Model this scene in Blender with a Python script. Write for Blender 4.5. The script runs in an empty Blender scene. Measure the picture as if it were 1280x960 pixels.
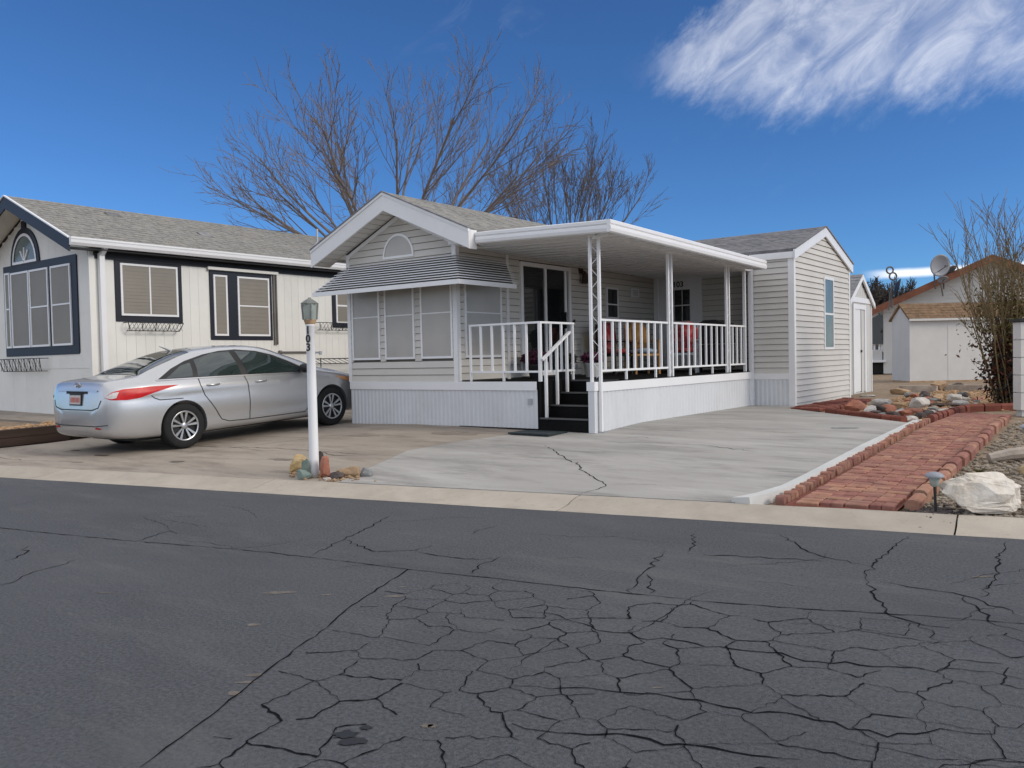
import bpy, bmesh, math, random
import numpy as np
from mathutils import Vector, Matrix, noise
from mathutils.geometry import delaunay_2d_cdt
from mathutils.bvhtree import BVHTree
rnd = random.Random(7)
sc = bpy.context.scene
col = sc.collection
R = math.radians

# ------------------------------------------------------------------ camera
CZ = 1.02                      # eye height above the house ground
cam = bpy.data.objects.new('camera', bpy.data.cameras.new('camera'))
col.objects.link(cam); sc.camera = cam
cam.data.sensor_width = 36; cam.data.lens = 1048 / 1280 * 36
cam.data.clip_start = .05; cam.data.clip_end = 3000
RT = Vector((.79857, .60153, -.02109)); UPV = Vector((-.00172, .03731, .99930)); BK = Vector((.60190, -.79798, .03083))
cam.matrix_world = Matrix(((RT.x, UPV.x, BK.x, 0), (RT.y, UPV.y, BK.y, 0), (RT.z, UPV.z, BK.z, CZ), (0, 0, 0, 1)))

# ------------------------------------------------------------------ sun, sky, exposure
SUN_AZ, SUN_EL = R(74), R(29)          # azimuth from +Y towards +X
sdir = Vector((math.sin(SUN_AZ) * math.cos(SUN_EL), math.cos(SUN_AZ) * math.cos(SUN_EL), math.sin(SUN_EL)))
sl = bpy.data.lights.new('sun', 'SUN'); sl.energy = 1.15; sl.angle = R(18); sl.color = (1, .905, .77)
so = bpy.data.objects.new('sun', sl); col.objects.link(so)
so.rotation_euler = sdir.to_track_quat('Z', 'Y').to_euler()
w = bpy.data.worlds.new('World'); sc.world = w; w.use_nodes = True
nt = w.node_tree; N = nt.nodes; L = nt.links; N.clear()
def nd(t, **k):
    n = N.new(t)
    for a, v in k.items():
        if a == 'op': n.operation = v
        elif isinstance(a, str) and a.startswith('i') and a[1:].isdigit(): n.inputs[int(a[1:])].default_value = v
        else: setattr(n, a, v)
    return n
def mth(op, a, b=None, c=None, clamp=False):
    n = N.new('ShaderNodeMath'); n.operation = op; n.use_clamp = clamp
    for i, v in enumerate((a, b, c)):
        if v is None: continue
        if isinstance(v, (int, float)): n.inputs[i].default_value = v
        else: L.new(v, n.inputs[i])
    return n.outputs[0]
sky = nd('ShaderNodeTexSky', sky_type='NISHITA', sun_disc=False, sun_elevation=SUN_EL, sun_rotation=SUN_AZ,
         altitude=1500, air_density=.9, dust_density=.1, ozone_density=4.5)
tc = nd('ShaderNodeTexCoord')
sx = nd('ShaderNodeSeparateXYZ'); L.new(tc.outputs['Generated'], sx.inputs[0])
az = mth('MULTIPLY', mth('ARCTAN2', sx.outputs[0], sx.outputs[1]), 57.2958)
el = mth('MULTIPLY', mth('ARCSINE', sx.outputs[2]), 57.2958)
# wispy cirrus: streaked noise in azimuth / elevation, kept to a lens-shaped bank
def comb(x, y, z=0.0):
    n = N.new('ShaderNodeCombineXYZ')
    for i, v in enumerate((x, y, z)):
        if isinstance(v, (int, float)): n.inputs[i].default_value = v
        else: L.new(v, n.inputs[i])
    return n.outputs[0]
def noi(vec, scale, detail=6, rough=.6, dist=0.):
    n = nd('ShaderNodeTexNoise'); n.inputs['Scale'].default_value = scale; n.inputs['Detail'].default_value = detail
    n.inputs['Roughness'].default_value = rough; n.inputs['Distortion'].default_value = dist
    L.new(vec, n.inputs['Vector']); return n.outputs[0]
def sstep(v, lo, hi):
    n = nd('ShaderNodeMapRange', interpolation_type='SMOOTHSTEP'); L.new(v, n.inputs[0])
    n.inputs[1].default_value = lo; n.inputs[2].default_value = hi; return n.outputs[0]
ca, sa = math.cos(R(38)), math.sin(R(38))
ra = mth('ADD', mth('MULTIPLY', az, ca), mth('MULTIPLY', el, sa))
rb = mth('SUBTRACT', mth('MULTIPLY', el, ca), mth('MULTIPLY', az, sa))
n1 = noi(comb(mth('MULTIPLY', ra, .20), mth('MULTIPLY', rb, .42)), 1.0, 10, .62, .9)
n2 = noi(comb(mth('MULTIPLY', az, .11), mth('MULTIPLY', el, .16)), 1.0, 4, .55)
wob = mth('MULTIPLY', mth('SUBTRACT', noi(comb(mth('MULTIPLY', ra, .3), mth('MULTIPLY', rb, .6)), 1.6, 7, .68), .5), 4.2)
elw = mth('ADD', el, wob); azw = mth('ADD', az, mth('MULTIPLY', wob, .8))
# lower rim of the bank: rises to the tip on one side, dips in the middle
low = mth('ADD', 14.6, mth('MULTIPLY', mth('POWER', mth('ABSOLUTE', mth('MAXIMUM', mth('SUBTRACT', -18.0, az), 0.0)), 1.5), .105))
upp = mth('ADD', 18.9, mth('MULTIPLY', mth('ADD', az, 28.0), .62))
m1 = sstep(mth('SUBTRACT', elw, low), -.9, 2.6)
m2 = sstep(mth('SUBTRACT', upp, elw), -.6, 2.6)
m3 = mth('SUBTRACT', 1.0, sstep(az, 14., 34.))
bank = mth('MULTIPLY', mth('MULTIPLY', m1, m2), m3)
dens = mth('MULTIPLY', bank, mth('ADD', mth('MULTIPLY', sstep(n1, .26, .80), .34), .09))
# thin lenticular strip low over the horizon
st = mth('MULTIPLY', mth('SUBTRACT', 1.0, sstep(mth('ABSOLUTE', mth('SUBTRACT', mth('ADD', el, mth('MULTIPLY', wob, .04)), 4.72)), .08, .38)),
         mth('MULTIPLY', sstep(az, -14.6, -12.2), mth('SUBTRACT', 1.0, sstep(az, 6., 16.))))
wisp = mth('MULTIPLY', mth('MULTIPLY', sstep(n1, .52, .72), .05), mth('MULTIPLY', sstep(n2, .5, .7), sstep(el, 9., 16.)))
# the same thin veil goes on overhead and behind, where it softens the sun
veil = mth('MULTIPLY', sstep(mth('ADD', el, mth('MULTIPLY', wob, 1.5)), 23., 44.), mth('ADD', mth('MULTIPLY', sstep(n1, .3, .7), .35), .5))
behind = mth('MULTIPLY', sstep(mth('ABSOLUTE', mth('ADD', az, 37.)), 62., 100.), mth('ADD', mth('MULTIPLY', sstep(n2, .3, .65), .45), .25))
dens = mth('MAXIMUM', dens, mth('MAXIMUM', veil, behind))
dens = mth('MINIMUM', mth('ADD', mth('MAXIMUM', dens, mth('MULTIPLY', st, .7)), wisp), 1.0)
tint = nd('ShaderNodeMix', data_type='RGBA', blend_type='MULTIPLY'); tint.inputs[0].default_value = 1; L.new(sky.outputs[0], tint.inputs[6]); tint.inputs[7].default_value = (.35, .545, .72, 1)
mix = nd('ShaderNodeMix', data_type='RGBA'); L.new(dens, mix.inputs[0]); L.new(tint.outputs[2], mix.inputs[6])
mix.inputs[7].default_value = (8.6, 8.5, 8.5, 1)
bg = nd('ShaderNodeBackground'); bg.inputs[1].default_value = .115
L.new(mix.outputs[2], bg.inputs[0])
wo = nd('ShaderNodeOutputWorld'); L.new(bg.outputs[0], wo.inputs[0])
sc.view_settings.view_transform = 'Standard'; sc.view_settings.look = 'None'; sc.view_settings.gamma = 1
sc.view_settings.exposure = 0.55

# ------------------------------------------------------------------ materials
MATS = {}
def mat(name, c, rough=.7, var=.12, scale=3.0, bump=0.0, bscale=60.0, metal=0.0, spec=.4, stain=None, sstr=.5, sscale=.8, coat=0.0, stretch=(1, 1, 1), obj=True, trans=0., hue=0.0):
    if name in MATS: return MATS[name]
    m = bpy.data.materials.new(name); m.use_nodes = True; t = m.node_tree; ns = t.nodes; ls = t.links
    b = ns['Principled BSDF']; b.inputs['Roughness'].default_value = rough; b.inputs['Metallic'].default_value = metal
    b.inputs['Specular IOR Level'].default_value = spec
    if coat: b.inputs['Coat Weight'].default_value = coat; b.inputs['Coat Roughness'].default_value = .04
    if trans: b.inputs['Transmission Weight'].default_value = trans
    tx = ns.new('ShaderNodeTexCoord'); mp = ns.new('ShaderNodeMapping'); mp.inputs['Scale'].default_value = stretch
    ge = ns.new('ShaderNodeNewGeometry'); ls.new(ge.outputs['Position'], mp.inputs['Vector'])
    n = ns.new('ShaderNodeTexNoise'); n.inputs['Scale'].default_value = scale; n.inputs['Detail'].default_value = 6; n.inputs['Roughness'].default_value = .62
    ls.new(mp.outputs[0], n.inputs['Vector'])
    hi = tuple(min(1, v * (1 + var)) for v in c) + (1,); lo = tuple(v * (1 - var) for v in c) + (1,)
    rp = ns.new('ShaderNodeValToRGB'); rp.color_ramp.elements[0].position = .3; rp.color_ramp.elements[1].position = .7
    rp.color_ramp.elements[0].color = lo; rp.color_ramp.elements[1].color = hi; ls.new(n.outputs[0], rp.inputs[0])
    out = rp.outputs[0]
    if stain:
        n2 = ns.new('ShaderNodeTexNoise'); n2.inputs['Scale'].default_value = sscale; n2.inputs['Detail'].default_value = 8; n2.inputs['Roughness'].default_value = .7
        ls.new(mp.outputs[0], n2.inputs['Vector'])
        mr = ns.new('ShaderNodeMapRange'); mr.inputs[1].default_value = .46; mr.inputs[2].default_value = .74; mr.inputs[4].default_value = sstr
        ls.new(n2.outputs[0], mr.inputs[0])
        mx = ns.new('ShaderNodeMix'); mx.data_type = 'RGBA'; ls.new(mr.outputs[0], mx.inputs[0]); ls.new(out, mx.inputs[6]); mx.inputs[7].default_value = tuple(stain) + (1,)
        out = mx.outputs[2]
    if obj:   # each piece its own shade
        oi = ns.new('ShaderNodeObjectInfo'); hs = ns.new('ShaderNodeHueSaturation')
        mr = ns.new('ShaderNodeMapRange'); mr.inputs[3].default_value = 1 - var * .7; mr.inputs[4].default_value = 1 + var * .7
        ls.new(oi.outputs['Random'], mr.inputs[0]); ls.new(mr.outputs[0], hs.inputs['Value'])
        if hue:
            mh = ns.new('ShaderNodeMapRange'); mh.inputs[3].default_value = .5 - hue; mh.inputs[4].default_value = .5 + hue
            ls.new(oi.outputs['Random'], mh.inputs[0]); ls.new(mh.outputs[0], hs.inputs['Hue'])
        ls.new(out, hs.inputs['Color']); out = hs.outputs[0]
    ls.new(out, b.inputs['Base Color'])
    if bump:
        n3 = ns.new('ShaderNodeTexNoise'); n3.inputs['Scale'].default_value = bscale; n3.inputs['Detail'].default_value = 4
        ls.new(mp.outputs[0], n3.inputs['Vector'])
        bp = ns.new('ShaderNodeBump'); bp.inputs['Strength'].default_value = bump; bp.inputs['Distance'].default_value = .01
        ls.new(n3.outputs[0], bp.inputs['Height']); ls.new(bp.outputs[0], b.inputs['Normal'])
    MATS[name] = m; return m
M = {}
M['siding'] = mat('siding', (.60, .575, .525), .55, .05, 1.4, .05, 40, stain=(.45, .42, .37), sstr=.18, sscale=1.3)
M['trim'] = mat('trim', (.78, .78, .77), .45, .03, 2, stain=(.55, .53, .5), sstr=.16, sscale=2.5)
M['white'] = mat('white_metal', (.80, .80, .80), .35, .03, 2, stain=(.6, .58, .55), sstr=.12)
M['skirt'] = mat('skirting_vinyl', (.64, .655, .67), .5, .04, 1.5, stain=(.42, .42, .42), sstr=.3, sscale=1.6, stretch=(1, 1, .5))
M['shingle'] = mat('shingle', (.235, .23, .215), .95, .3, 9, .5, 60, spec=.15, stain=(.36, .33, .27), sstr=.5, sscale=3)
M['shingle_dark'] = mat('shingle_dark', (.19, .19, .2), .95, .3, 9, .5, 60, spec=.15, stain=(.27, .25, .23), sstr=.5, sscale=3)
M['shingle_brown'] = mat('shingle_brown', (.235, .155, .095), .95, .35, 7, .5, 60, spec=.15, stain=(.18, .1, .06), sstr=.6, sscale=4)
M['screen'] = mat('shade_screen', (.42, .40, .365), .30, .10, 1.2, .03, 200, spec=.5)
M['screen_nb'] = mat('shade_screen_tan', (.24, .22, .185), .5, .09, 1.2, .03, 200, spec=.4)
M['glass'] = mat('dark_glass', (.012, .014, .015), .04, .2, 1, spec=.6)
M['glass_light'] = mat('reflecting_glass', (.16, .19, .18), .12, .25, .8, spec=.25)
M['navy'] = mat('navy_paint', (.011, .015, .027), .5, .15, 3)
M['nbwall'] = mat('white_panel_siding', (.76, .75, .70), .6, .03, 2, .05, 40, stain=(.5, .49, .45), sstr=.2, sscale=1.1)
M['black'] = mat('black_metal', (.015, .015, .016), .5, .2, 4)
M['carpet'] = mat('black_carpet', (.010, .010, .010), .95, .3, 30, .4, 200, spec=.1)
M['nosing'] = mat('grey_nosing', (.10, .10, .10), .6, .1, 8)
M['cream'] = mat('cream_door', (.66, .62, .47), .55, .05, 2)
M['galv'] = mat('grey_metal', (.42, .43, .44), .4, .1, 3, metal=.6)
M['bronze'] = mat('bronze_lamp', (.045, .03, .022), .5, .2, 5)
M['asphalt'] = mat('asphalt', (.083, .0855, .092), .82, .45, 55, 1.0, 150, spec=.35, stain=(.10, .103, .108), sstr=.6, sscale=.55, obj=False)
M['crack'] = mat('crack', (.006, .006, .007), .95, .3, 20, spec=.1)
M['kerb'] = mat('kerb_concrete', (.42, .375, .31), .85, .10, 3, .3, 90, spec=.25, stain=(.30, .255, .2), sstr=.45, sscale=1.6)
M['conc_tan'] = mat('old_concrete', (.335, .29, .24), .85, .10, 1.3, .3, 90, spec=.25, stain=(.20, .17, .14), sstr=.6, sscale=.7, stretch=(.45, 1.3, 1), obj=False)
M['conc_grey'] = mat('new_concrete', (.355, .34, .315), .8, .09, 1.2, .25, 90, spec=.3, stain=(.24, .235, .21), sstr=.7, sscale=.75, stretch=(.4, 1.2, 1), obj=False)
M['conc_white'] = mat('white_concrete', (.60, .60, .575), .8, .08, 3, .3, 80, stain=(.42, .42, .4), sstr=.3)
M['brick'] = mat('red_brick', (.315, .150, .108), .85, .26, 9, .5, 70, spec=.2, stain=(.24, .165, .13), sstr=.65, sscale=4, hue=.012)
M['brick_dark'] = mat('dark_red_brick', (.21, .07, .05), .85, .22, 5, .5, 70, spec=.2, stain=(.13, .06, .045), sstr=.5, sscale=3)
M['earth'] = mat('earth', (.25, .19, .135), .95, .3, 6, .8, 50, spec=.1, stain=(.36, .29, .21), sstr=.6, sscale=2, obj=False)
M['pebble'] = mat('tan_pebbles', (.23, .195, .15), .85, .35, 14, .3, 80, spec=.2, obj=False, stain=(.46, .41, .34), sstr=.8, sscale=11)
M['pebble_orange'] = mat('orange_pebbles', (.38, .235, .125), .85, .35, 9, .3, 80, spec=.2, obj=False, stain=(.5, .39, .27), sstr=.8, sscale=9)
M['quartz'] = mat('white_quartz', (.70, .645, .56), .55, .16, 9, 1.0, 26, spec=.45, stain=(.42, .31, .19), sstr=.6, sscale=5)
M['rock_white'] = mat('pale_rock', (.55, .52, .48), .7, .16, 6, .6, 20, stain=(.36, .3, .24), sstr=.4, sscale=4)
M['rock_tan'] = mat('tan_rock', (.40, .27, .16), .8, .25, 6, .6, 20, stain=(.27, .16, .09), sstr=.5, sscale=5)
M['rock_red'] = mat('red_rock', (.32, .12, .075), .8, .25, 7, .6, 20, stain=(.4, .25, .18), sstr=.6, sscale=6)
M['rock_grey'] = mat('grey_rock', (.20, .205, .20), .8, .25, 6, .6, 20, stain=(.3, .3, .29), sstr=.5, sscale=5)
M['rock_green'] = mat('green_rock', (.16, .21, .185), .7, .2, 6, .6, 20, stain=(.28, .32, .29), sstr=.5, sscale=5)
M['rock_yellow'] = mat('yellow_rock', (.48, .33, .14), .7, .25, 8, .6, 20, stain=(.62, .53, .36), sstr=.6, sscale=5)
M['rock_dark'] = mat('dark_rock', (.07, .055, .05), .85, .3, 8, .6, 20)
M['timber'] = mat('dark_timber', (.045, .028, .02), .9, .4, 5, .6, 30, stretch=(1, .15, 1))
M['gap_shade'] = mat('gap_shade_dark', (.13, .125, .11), .9, .1, 3)  # dark backing colour, painted shade for the gaps between boards and slats
M['bark'] = mat('bark', (.17, .14, .125), .9, .25, 4, .5, 40, spec=.15)
M['bark_far'] = mat('far_bark', (.085, .075, .07), .9, .2, 4, spec=.1)
M['twig'] = mat('yellow_twig', (.235, .175, .095), .85, .25, 6, spec=.2)
M['leaf_red'] = mat('dry_red_leaf', (.10, .035, .02), .8, .4, 15, spec=.2)
M['leaf_olive'] = mat('olive_leaf', (.085, .075, .025), .8, .4, 15, spec=.2)
M['flower'] = mat('purple_leaf', (.13, .03, .07), .7, .5, 18)
M['leaf_dark'] = mat('dark_leaf', (.03, .03, .025), .7, .5, 15)
M['wood'] = mat('tan_wood', (.42, .22, .07), .6, .2, 3, .2, 30, stretch=(1, 1, .2))
M['drift'] = mat('driftwood', (.42, .36, .30), .85, .25, 5, .6, 30, stain=(.16, .09, .06), sstr=.7, sscale=3)
M['red_cloth'] = mat('red_cloth', (.36, .022, .03), .85, .2, 8, .2, 80, stain=(.6, .45, .42), sstr=.75, sscale=9)
M['blue_cloth'] = mat('blue_grey_cloth', (.28, .34, .42), .85, .2, 8, .2, 80)
M['mat_teal'] = mat('door_mat', (.035, .05, .055), .95, .35, 12, .6, 120)
M['nb_brown'] = mat('red_brown_fascia', (.23, .09, .05), .7, .2, 4)
M['far_white'] = mat('far_white_wall', (.62, .61, .58), .7, .05, 2)
M['far_grey'] = mat('far_grey_wall', (.54, .54, .52), .7, .05, 2)
M['dish'] = mat('dish_grey', (.30, .31, .34), .5, .1, 3)
M['pipe'] = mat('dull_pipe', (.13, .12, .11), .6, .2, 3)

def wear(m, scale, stretch, lo, hi, c, k):
    # long pale scuffs over the base colour
    t = m.node_tree; ns = t.nodes; ls = t.links; b = ns['Principled BSDF']; src = b.inputs['Base Color'].links[0].from_socket
    ge = ns.new('ShaderNodeNewGeometry'); mp = ns.new('ShaderNodeMapping'); mp.inputs['Rotation'].default_value = (0, 0, -R(12.5)); mp.inputs['Scale'].default_value = stretch; ls.new(ge.outputs['Position'], mp.inputs[0])
    n = ns.new('ShaderNodeTexNoise'); n.inputs['Scale'].default_value = scale; n.inputs['Detail'].default_value = 9; n.inputs['Roughness'].default_value = .72; ls.new(mp.outputs[0], n.inputs['Vector'])
    mr = ns.new('ShaderNodeMapRange'); mr.inputs[1].default_value = lo; mr.inputs[2].default_value = hi; mr.inputs[4].default_value = k; ls.new(n.outputs[0], mr.inputs[0])
    mx = ns.new('ShaderNodeMix'); mx.data_type = 'RGBA'; ls.new(mr.outputs[0], mx.inputs[0]); ls.new(src, mx.inputs[6]); mx.inputs[7].default_value = tuple(c) + (1,); ls.new(mx.outputs[2], b.inputs['Base Color'])
wear(M['asphalt'], 1.6, (.35, 1.4, 1), .52, .74, (.15, .148, .14), .55); wear(M['asphalt'], 14, (.8, 1.3, 1), .62, .72, (.19, .185, .17), .5); wear(M['asphalt'], .6, (.5, 1.0, 1), .48, .7, (.052, .054, .06), .65)
wear(M['conc_grey'], 1.3, (.3, 1.6, 1), .47, .66, (.45, .435, .405), .8); wear(M['conc_grey'], 1.9, (.35, 1.3, 1), .50, .68, (.17, .165, .155), .7); wear(M['conc_grey'], 40, (1, 1, 1), .6, .75, (.25, .245, .22), .4)
wear(M['conc_tan'], 2.0, (.3, 1.6, 1), .52, .74, (.42, .375, .32), .6); wear(M['conc_tan'], 1.9, (.35, 1.3, 1), .50, .68, (.16, .13, .105), .75); wear(M['conc_tan'], 40, (1, 1, 1), .6, .75, (.22, .18, .14), .4)
wear(M['kerb'], 12, (1, 1, 1), .56, .72, (.26, .215, .165), .5)

# ------------------------------------------------------------------ mesh builder
ORG = {}
def link(o, parent=None):
    col.objects.link(o)
    if parent is not None:
        o.parent = parent; ORG[o] = ORG.get(parent, Vector((0, 0, 0)))
    return o
def tag(o, label=None, cat=None, group=None, kind=None):
    if label: o['label'] = label
    if cat: o['category'] = cat
    if group: o['group'] = group
    if kind: o['kind'] = kind
    return o
def thing(name, loc, label, cat, group=None, rz=0, kind=None, local=False):
    o = bpy.data.objects.new(name, None); o.empty_display_size = .2
    o.location = loc; o.rotation_euler = (0, 0, rz); col.objects.link(o)
    ORG[o] = Vector((0, 0, 0)) if local else Vector(loc)
    return tag(o, label, cat, group, kind)
class MB:
    def __init__(s): s.v = []; s.f = []
    def add(s, vs, fs):
        k = len(s.v); s.v += [Vector(p) for p in vs]; s.f += [tuple(i + k for i in f) for f in fs]; return s
    def box(s, x0, x1, y0, y1, z0, z1):
        return s.add([(x0, y0, z0), (x1, y0, z0), (x1, y1, z0), (x0, y1, z0), (x0, y0, z1), (x1, y0, z1), (x1, y1, z1), (x0, y1, z1)],
                     [(3, 2, 1, 0), (4, 5, 6, 7), (0, 1, 5, 4), (1, 2, 6, 5), (2, 3, 7, 6), (3, 0, 4, 7)])
    def hexa(s, p): return s.add(p, [(3, 2, 1, 0), (4, 5, 6, 7), (0, 1, 5, 4), (1, 2, 6, 5), (2, 3, 7, 6), (3, 0, 4, 7)])
    def bar(s, a, b, w, h=None, up=(0, 0, 1)):
        a = Vector(a); b = Vector(b); h = h or w; d = (b - a).normalized(); u = Vector(up)
        if abs(d.dot(u)) > .95: u = Vector((0, 1, 0))
        r = d.cross(u).normalized() * w / 2; u = r.cross(d).normalized() * h / 2
        return s.hexa([a - r - u, a + r - u, b + r - u, b - r - u, a - r + u, a + r + u, b + r + u, b - r + u])
    def tube(s, pts, r0, r1=None, n=8, cap=True):
        pts = [Vector(p) for p in pts]; r1 = r0 if r1 is None else r1; k = len(s.v); m = len(pts); ref = None
        for i, p in enumerate(pts):
            d = (pts[min(i + 1, m - 1)] - pts[max(i - 1, 0)]).normalized()
            if ref is None: ref = Vector((0, 0, 1)) if abs(d.z) < .9 else Vector((1, 0, 0))
            x = d.cross(ref).normalized(); y = x.cross(d).normalized(); ref = y
            r = r0 + (r1 - r0) * i / max(1, m - 1)
            for j in range(n):
                a = 2 * math.pi * j / n; s.v.append(p + x * math.cos(a) * r + y * math.sin(a) * r)
        for i in range(m - 1):
            for j in range(n):
                a = k + i * n + j; b = k + i * n + (j + 1) % n; s.f.append((a, b, b + n, a + n))
        if cap: s.f.append(tuple(k + j for j in range(n))[::-1]); s.f.append(tuple(k + (m - 1) * n + j for j in range(n)))
        return s
    def lathe(s, c, prof, n=16, ax='z'):
        k = len(s.v); c = Vector(c); m = len(prof)
        for r, h in prof:
            for j in range(n):
                a = 2 * math.pi * j / n; q = (math.cos(a) * r, math.sin(a) * r)
                s.v.append(c + (Vector((q[0], q[1], h)) if ax == 'z' else Vector((q[0], h, q[1])) if ax == 'y' else Vector((h, q[0], q[1]))))
        for i in range(m - 1):
            for j in range(n):
                a = k + i * n + j; b = k + i * n + (j + 1) % n; s.f.append((a, b, b + n, a + n))
        s.f.append(tuple(k + j for j in range(n))[::-1]); s.f.append(tuple(k + (m - 1) * n + j for j in range(n)))
        return s
    def prism(s, poly, a, b, ax):   # poly of 2-tuples extruded from a to b along axis
        n = len(poly)
        def P(q, t): return (t, q[0], q[1]) if ax == 'x' else (q[0], t, q[1]) if ax == 'y' else (q[0], q[1], t)
        vs = [P(q, a) for q in poly] + [P(q, b) for q in poly]
        return s.add(vs, [tuple(range(n))[::-1], tuple(range(n, 2 * n))] + [(i, (i + 1) % n, n + (i + 1) % n, n + i) for i in range(n)])
    def build(s, name, m, parent=None, smooth=False):
        me = bpy.data.meshes.new(name); off = ORG.get(parent, Vector((0, 0, 0)))
        me.from_pydata([p - off for p in s.v], [], s.f); me.materials.append(M[m] if isinstance(m, str) else m)
        bm = bmesh.new(); bm.from_mesh(me); bmesh.ops.recalc_face_normals(bm, faces=bm.faces); bm.to_mesh(me); bm.free()
        if smooth:
            for p in me.polygons: p.use_smooth = True
        o = bpy.data.objects.new(name, me); return link(o, parent)
def rootmesh(mb, name, m, loc, label, cat, group=None, smooth=False, kind=None):
    """a thing that is one mesh, with its origin at loc"""
    loc = Vector(loc); k = bpy.data.objects.new('tmp', None); ORG[k] = loc
    me = bpy.data.meshes.new(name); me.from_pydata([p - loc for p in mb.v], [], mb.f); me.materials.append(M[m] if isinstance(m, str) else m)
    bm = bmesh.new(); bm.from_mesh(me); bmesh.ops.recalc_face_normals(bm, faces=bm.faces); bm.to_mesh(me); bm.free()
    if smooth:
        for p in me.polygons: p.use_smooth = True
    bpy.data.objects.remove(k)
    o = bpy.data.objects.new(name, me); o.location = loc; col.objects.link(o); ORG[o] = loc
    return tag(o, label, cat, group, kind)
def text_mesh(s, size, ext=.004):
    cu = bpy.data.curves.new('t', 'FONT'); cu.body = s; cu.size = size; cu.extrude = ext; cu.align_x = 'CENTER'; cu.align_y = 'CENTER'; cu.offset = size * .018
    o = bpy.data.objects.new('t', cu); col.objects.link(o); dg = bpy.context.evaluated_depsgraph_get()
    me = bpy.data.meshes.new_from_object(o.evaluated_get(dg)); bpy.data.objects.remove(o); me.name = 'digit'
    return me
def put_text(s, size, mtx, m, parent, name='digit'):
    me = text_mesh(s, size); me.materials.clear(); me.materials.append(M[m])
    me.transform(Matrix.Translation(-ORG.get(parent, Vector((0, 0, 0)))) @ mtx)
    o = bpy.data.objects.new(name, me); return link(o, parent)

# ------------------------------------------------------------------ terrain
KA, KB = .22127, 6.85483; KN = math.hypot(1, KA)
KU = Vector((1 / KN, KA / KN)); KV = Vector((-KA / KN, 1 / KN)); K0 = Vector((0, KB))
def dist(x, y): return (y - (KA * x + KB)) / KN
ST, KW, KH, RAMP = -.31, .46, .07, 5.2
def tz(x, y):
    d = dist(x, y)
    if d <= 0: return ST
    if d < KW: return ST + KH * d / KW
    lo = .05 * min(1, max(0, (-9.5 - x) / 1.5)) * min(1, (d - KW) / 2)
    return min(0, ST + KH - (ST + KH) * (d - KW) / RAMP) - lo
def sd(s, d): p = K0 + KU * s + KV * d; return p.x, p.y
def ground_strip(name, ds, ss, dz, m, kind='structure'):
    vs = []; fs = []
    for d in ds:
        for s in ss:
            x, y = sd(s, d); vs.append((x, y, tz(x, y) + dz if d > 0 else ST + dz))
    n = len(ss)
    for i in range(len(ds) - 1):
        for j in range(n - 1): a = i * n + j; fs.append((a, a + 1, a + n + 1, a + n))
    return MB().add(vs, fs).build(name, m)
def patch(name, poly, dz, m, parent=None, thick=0.0):
    bm = bmesh.new(); f = bm.faces.new([bm.verts.new((x, y, 0)) for x, y in poly])
    for d in (KW, KW + RAMP):
        x, y = sd(0, d); bmesh.ops.bisect_plane(bm, geom=bm.verts[:] + bm.edges[:] + bm.faces[:], plane_co=(x, y, 0), plane_no=(KV.x, KV.y, 0))
    x, y = sd(0, KW + 2); bmesh.ops.bisect_plane(bm, geom=bm.verts[:] + bm.edges[:] + bm.faces[:], plane_co=(x, y, 0), plane_no=(KV.x, KV.y, 0))
    for xx in (-9.5, -11): bmesh.ops.bisect_plane(bm, geom=bm.verts[:] + bm.edges[:] + bm.faces[:], plane_co=(xx, 0, 0), plane_no=(1, 0, 0))
    bmesh.ops.triangulate(bm, faces=bm.faces)
    for v in bm.verts: v.co.z = tz(v.co.x, v.co.y) + dz
    if thick:
        r = bmesh.ops.extrude_face_region(bm, geom=bm.faces[:])
        for g in r['geom']:
            if isinstance(g, bmesh.types.BMVert): g.co.z -= thick
    off = ORG.get(parent, Vector((0, 0, 0)))
    for v in bm.verts: v.co -= off
    bmesh.ops.recalc_face_normals(bm, faces=bm.faces)
    me = bpy.data.meshes.new(name); bm.to_mesh(me); bm.free(); me.materials.append(M[m])
    if not thick and me.polygons and me.polygons[0].normal.z < 0: me.flip_normals()
    return link(bpy.data.objects.new(name, me), parent)
def ribbon(mb, pts, w, zf, jit=.02, step=.07, taper=True, wj=.5):
    """a crack: a thin wandering strip lying on the surface"""
    P = [Vector((p[0], p[1])) for p in pts]; Q = []
    for a, b in zip(P[:-1], P[1:]):
        n = max(1, int((b - a).length / step)); t = (b - a).normalized() if (b - a).length > 0 else Vector((1, 0)); nn = Vector((-t.y, t.x))
        for i in range(n): Q.append(a.lerp(b, i / n) + (nn * rnd.gauss(0, jit) if i else Vector((0, 0))))
    Q.append(P[-1]); m = len(Q); k = len(mb.v)
    for i, q in enumerate(Q):
        t = (Q[min(i + 1, m - 1)] - Q[max(0, i - 1)]).normalized(); nn = Vector((-t.y, t.x))
        ww = w * (1 + rnd.uniform(-wj, wj)) * (min(1, .25 + 3 * min(i, m - 1 - i) / m) if taper else 1) / 2
        for sgn in (-1, 1): p = q + nn * sgn * ww; mb.v.append(Vector((p.x, p.y, zf(p.x, p.y))))
    for i in range(m - 1): a = k + 2 * i; mb.f.append((a, a + 2, a + 3, a + 1))

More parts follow.
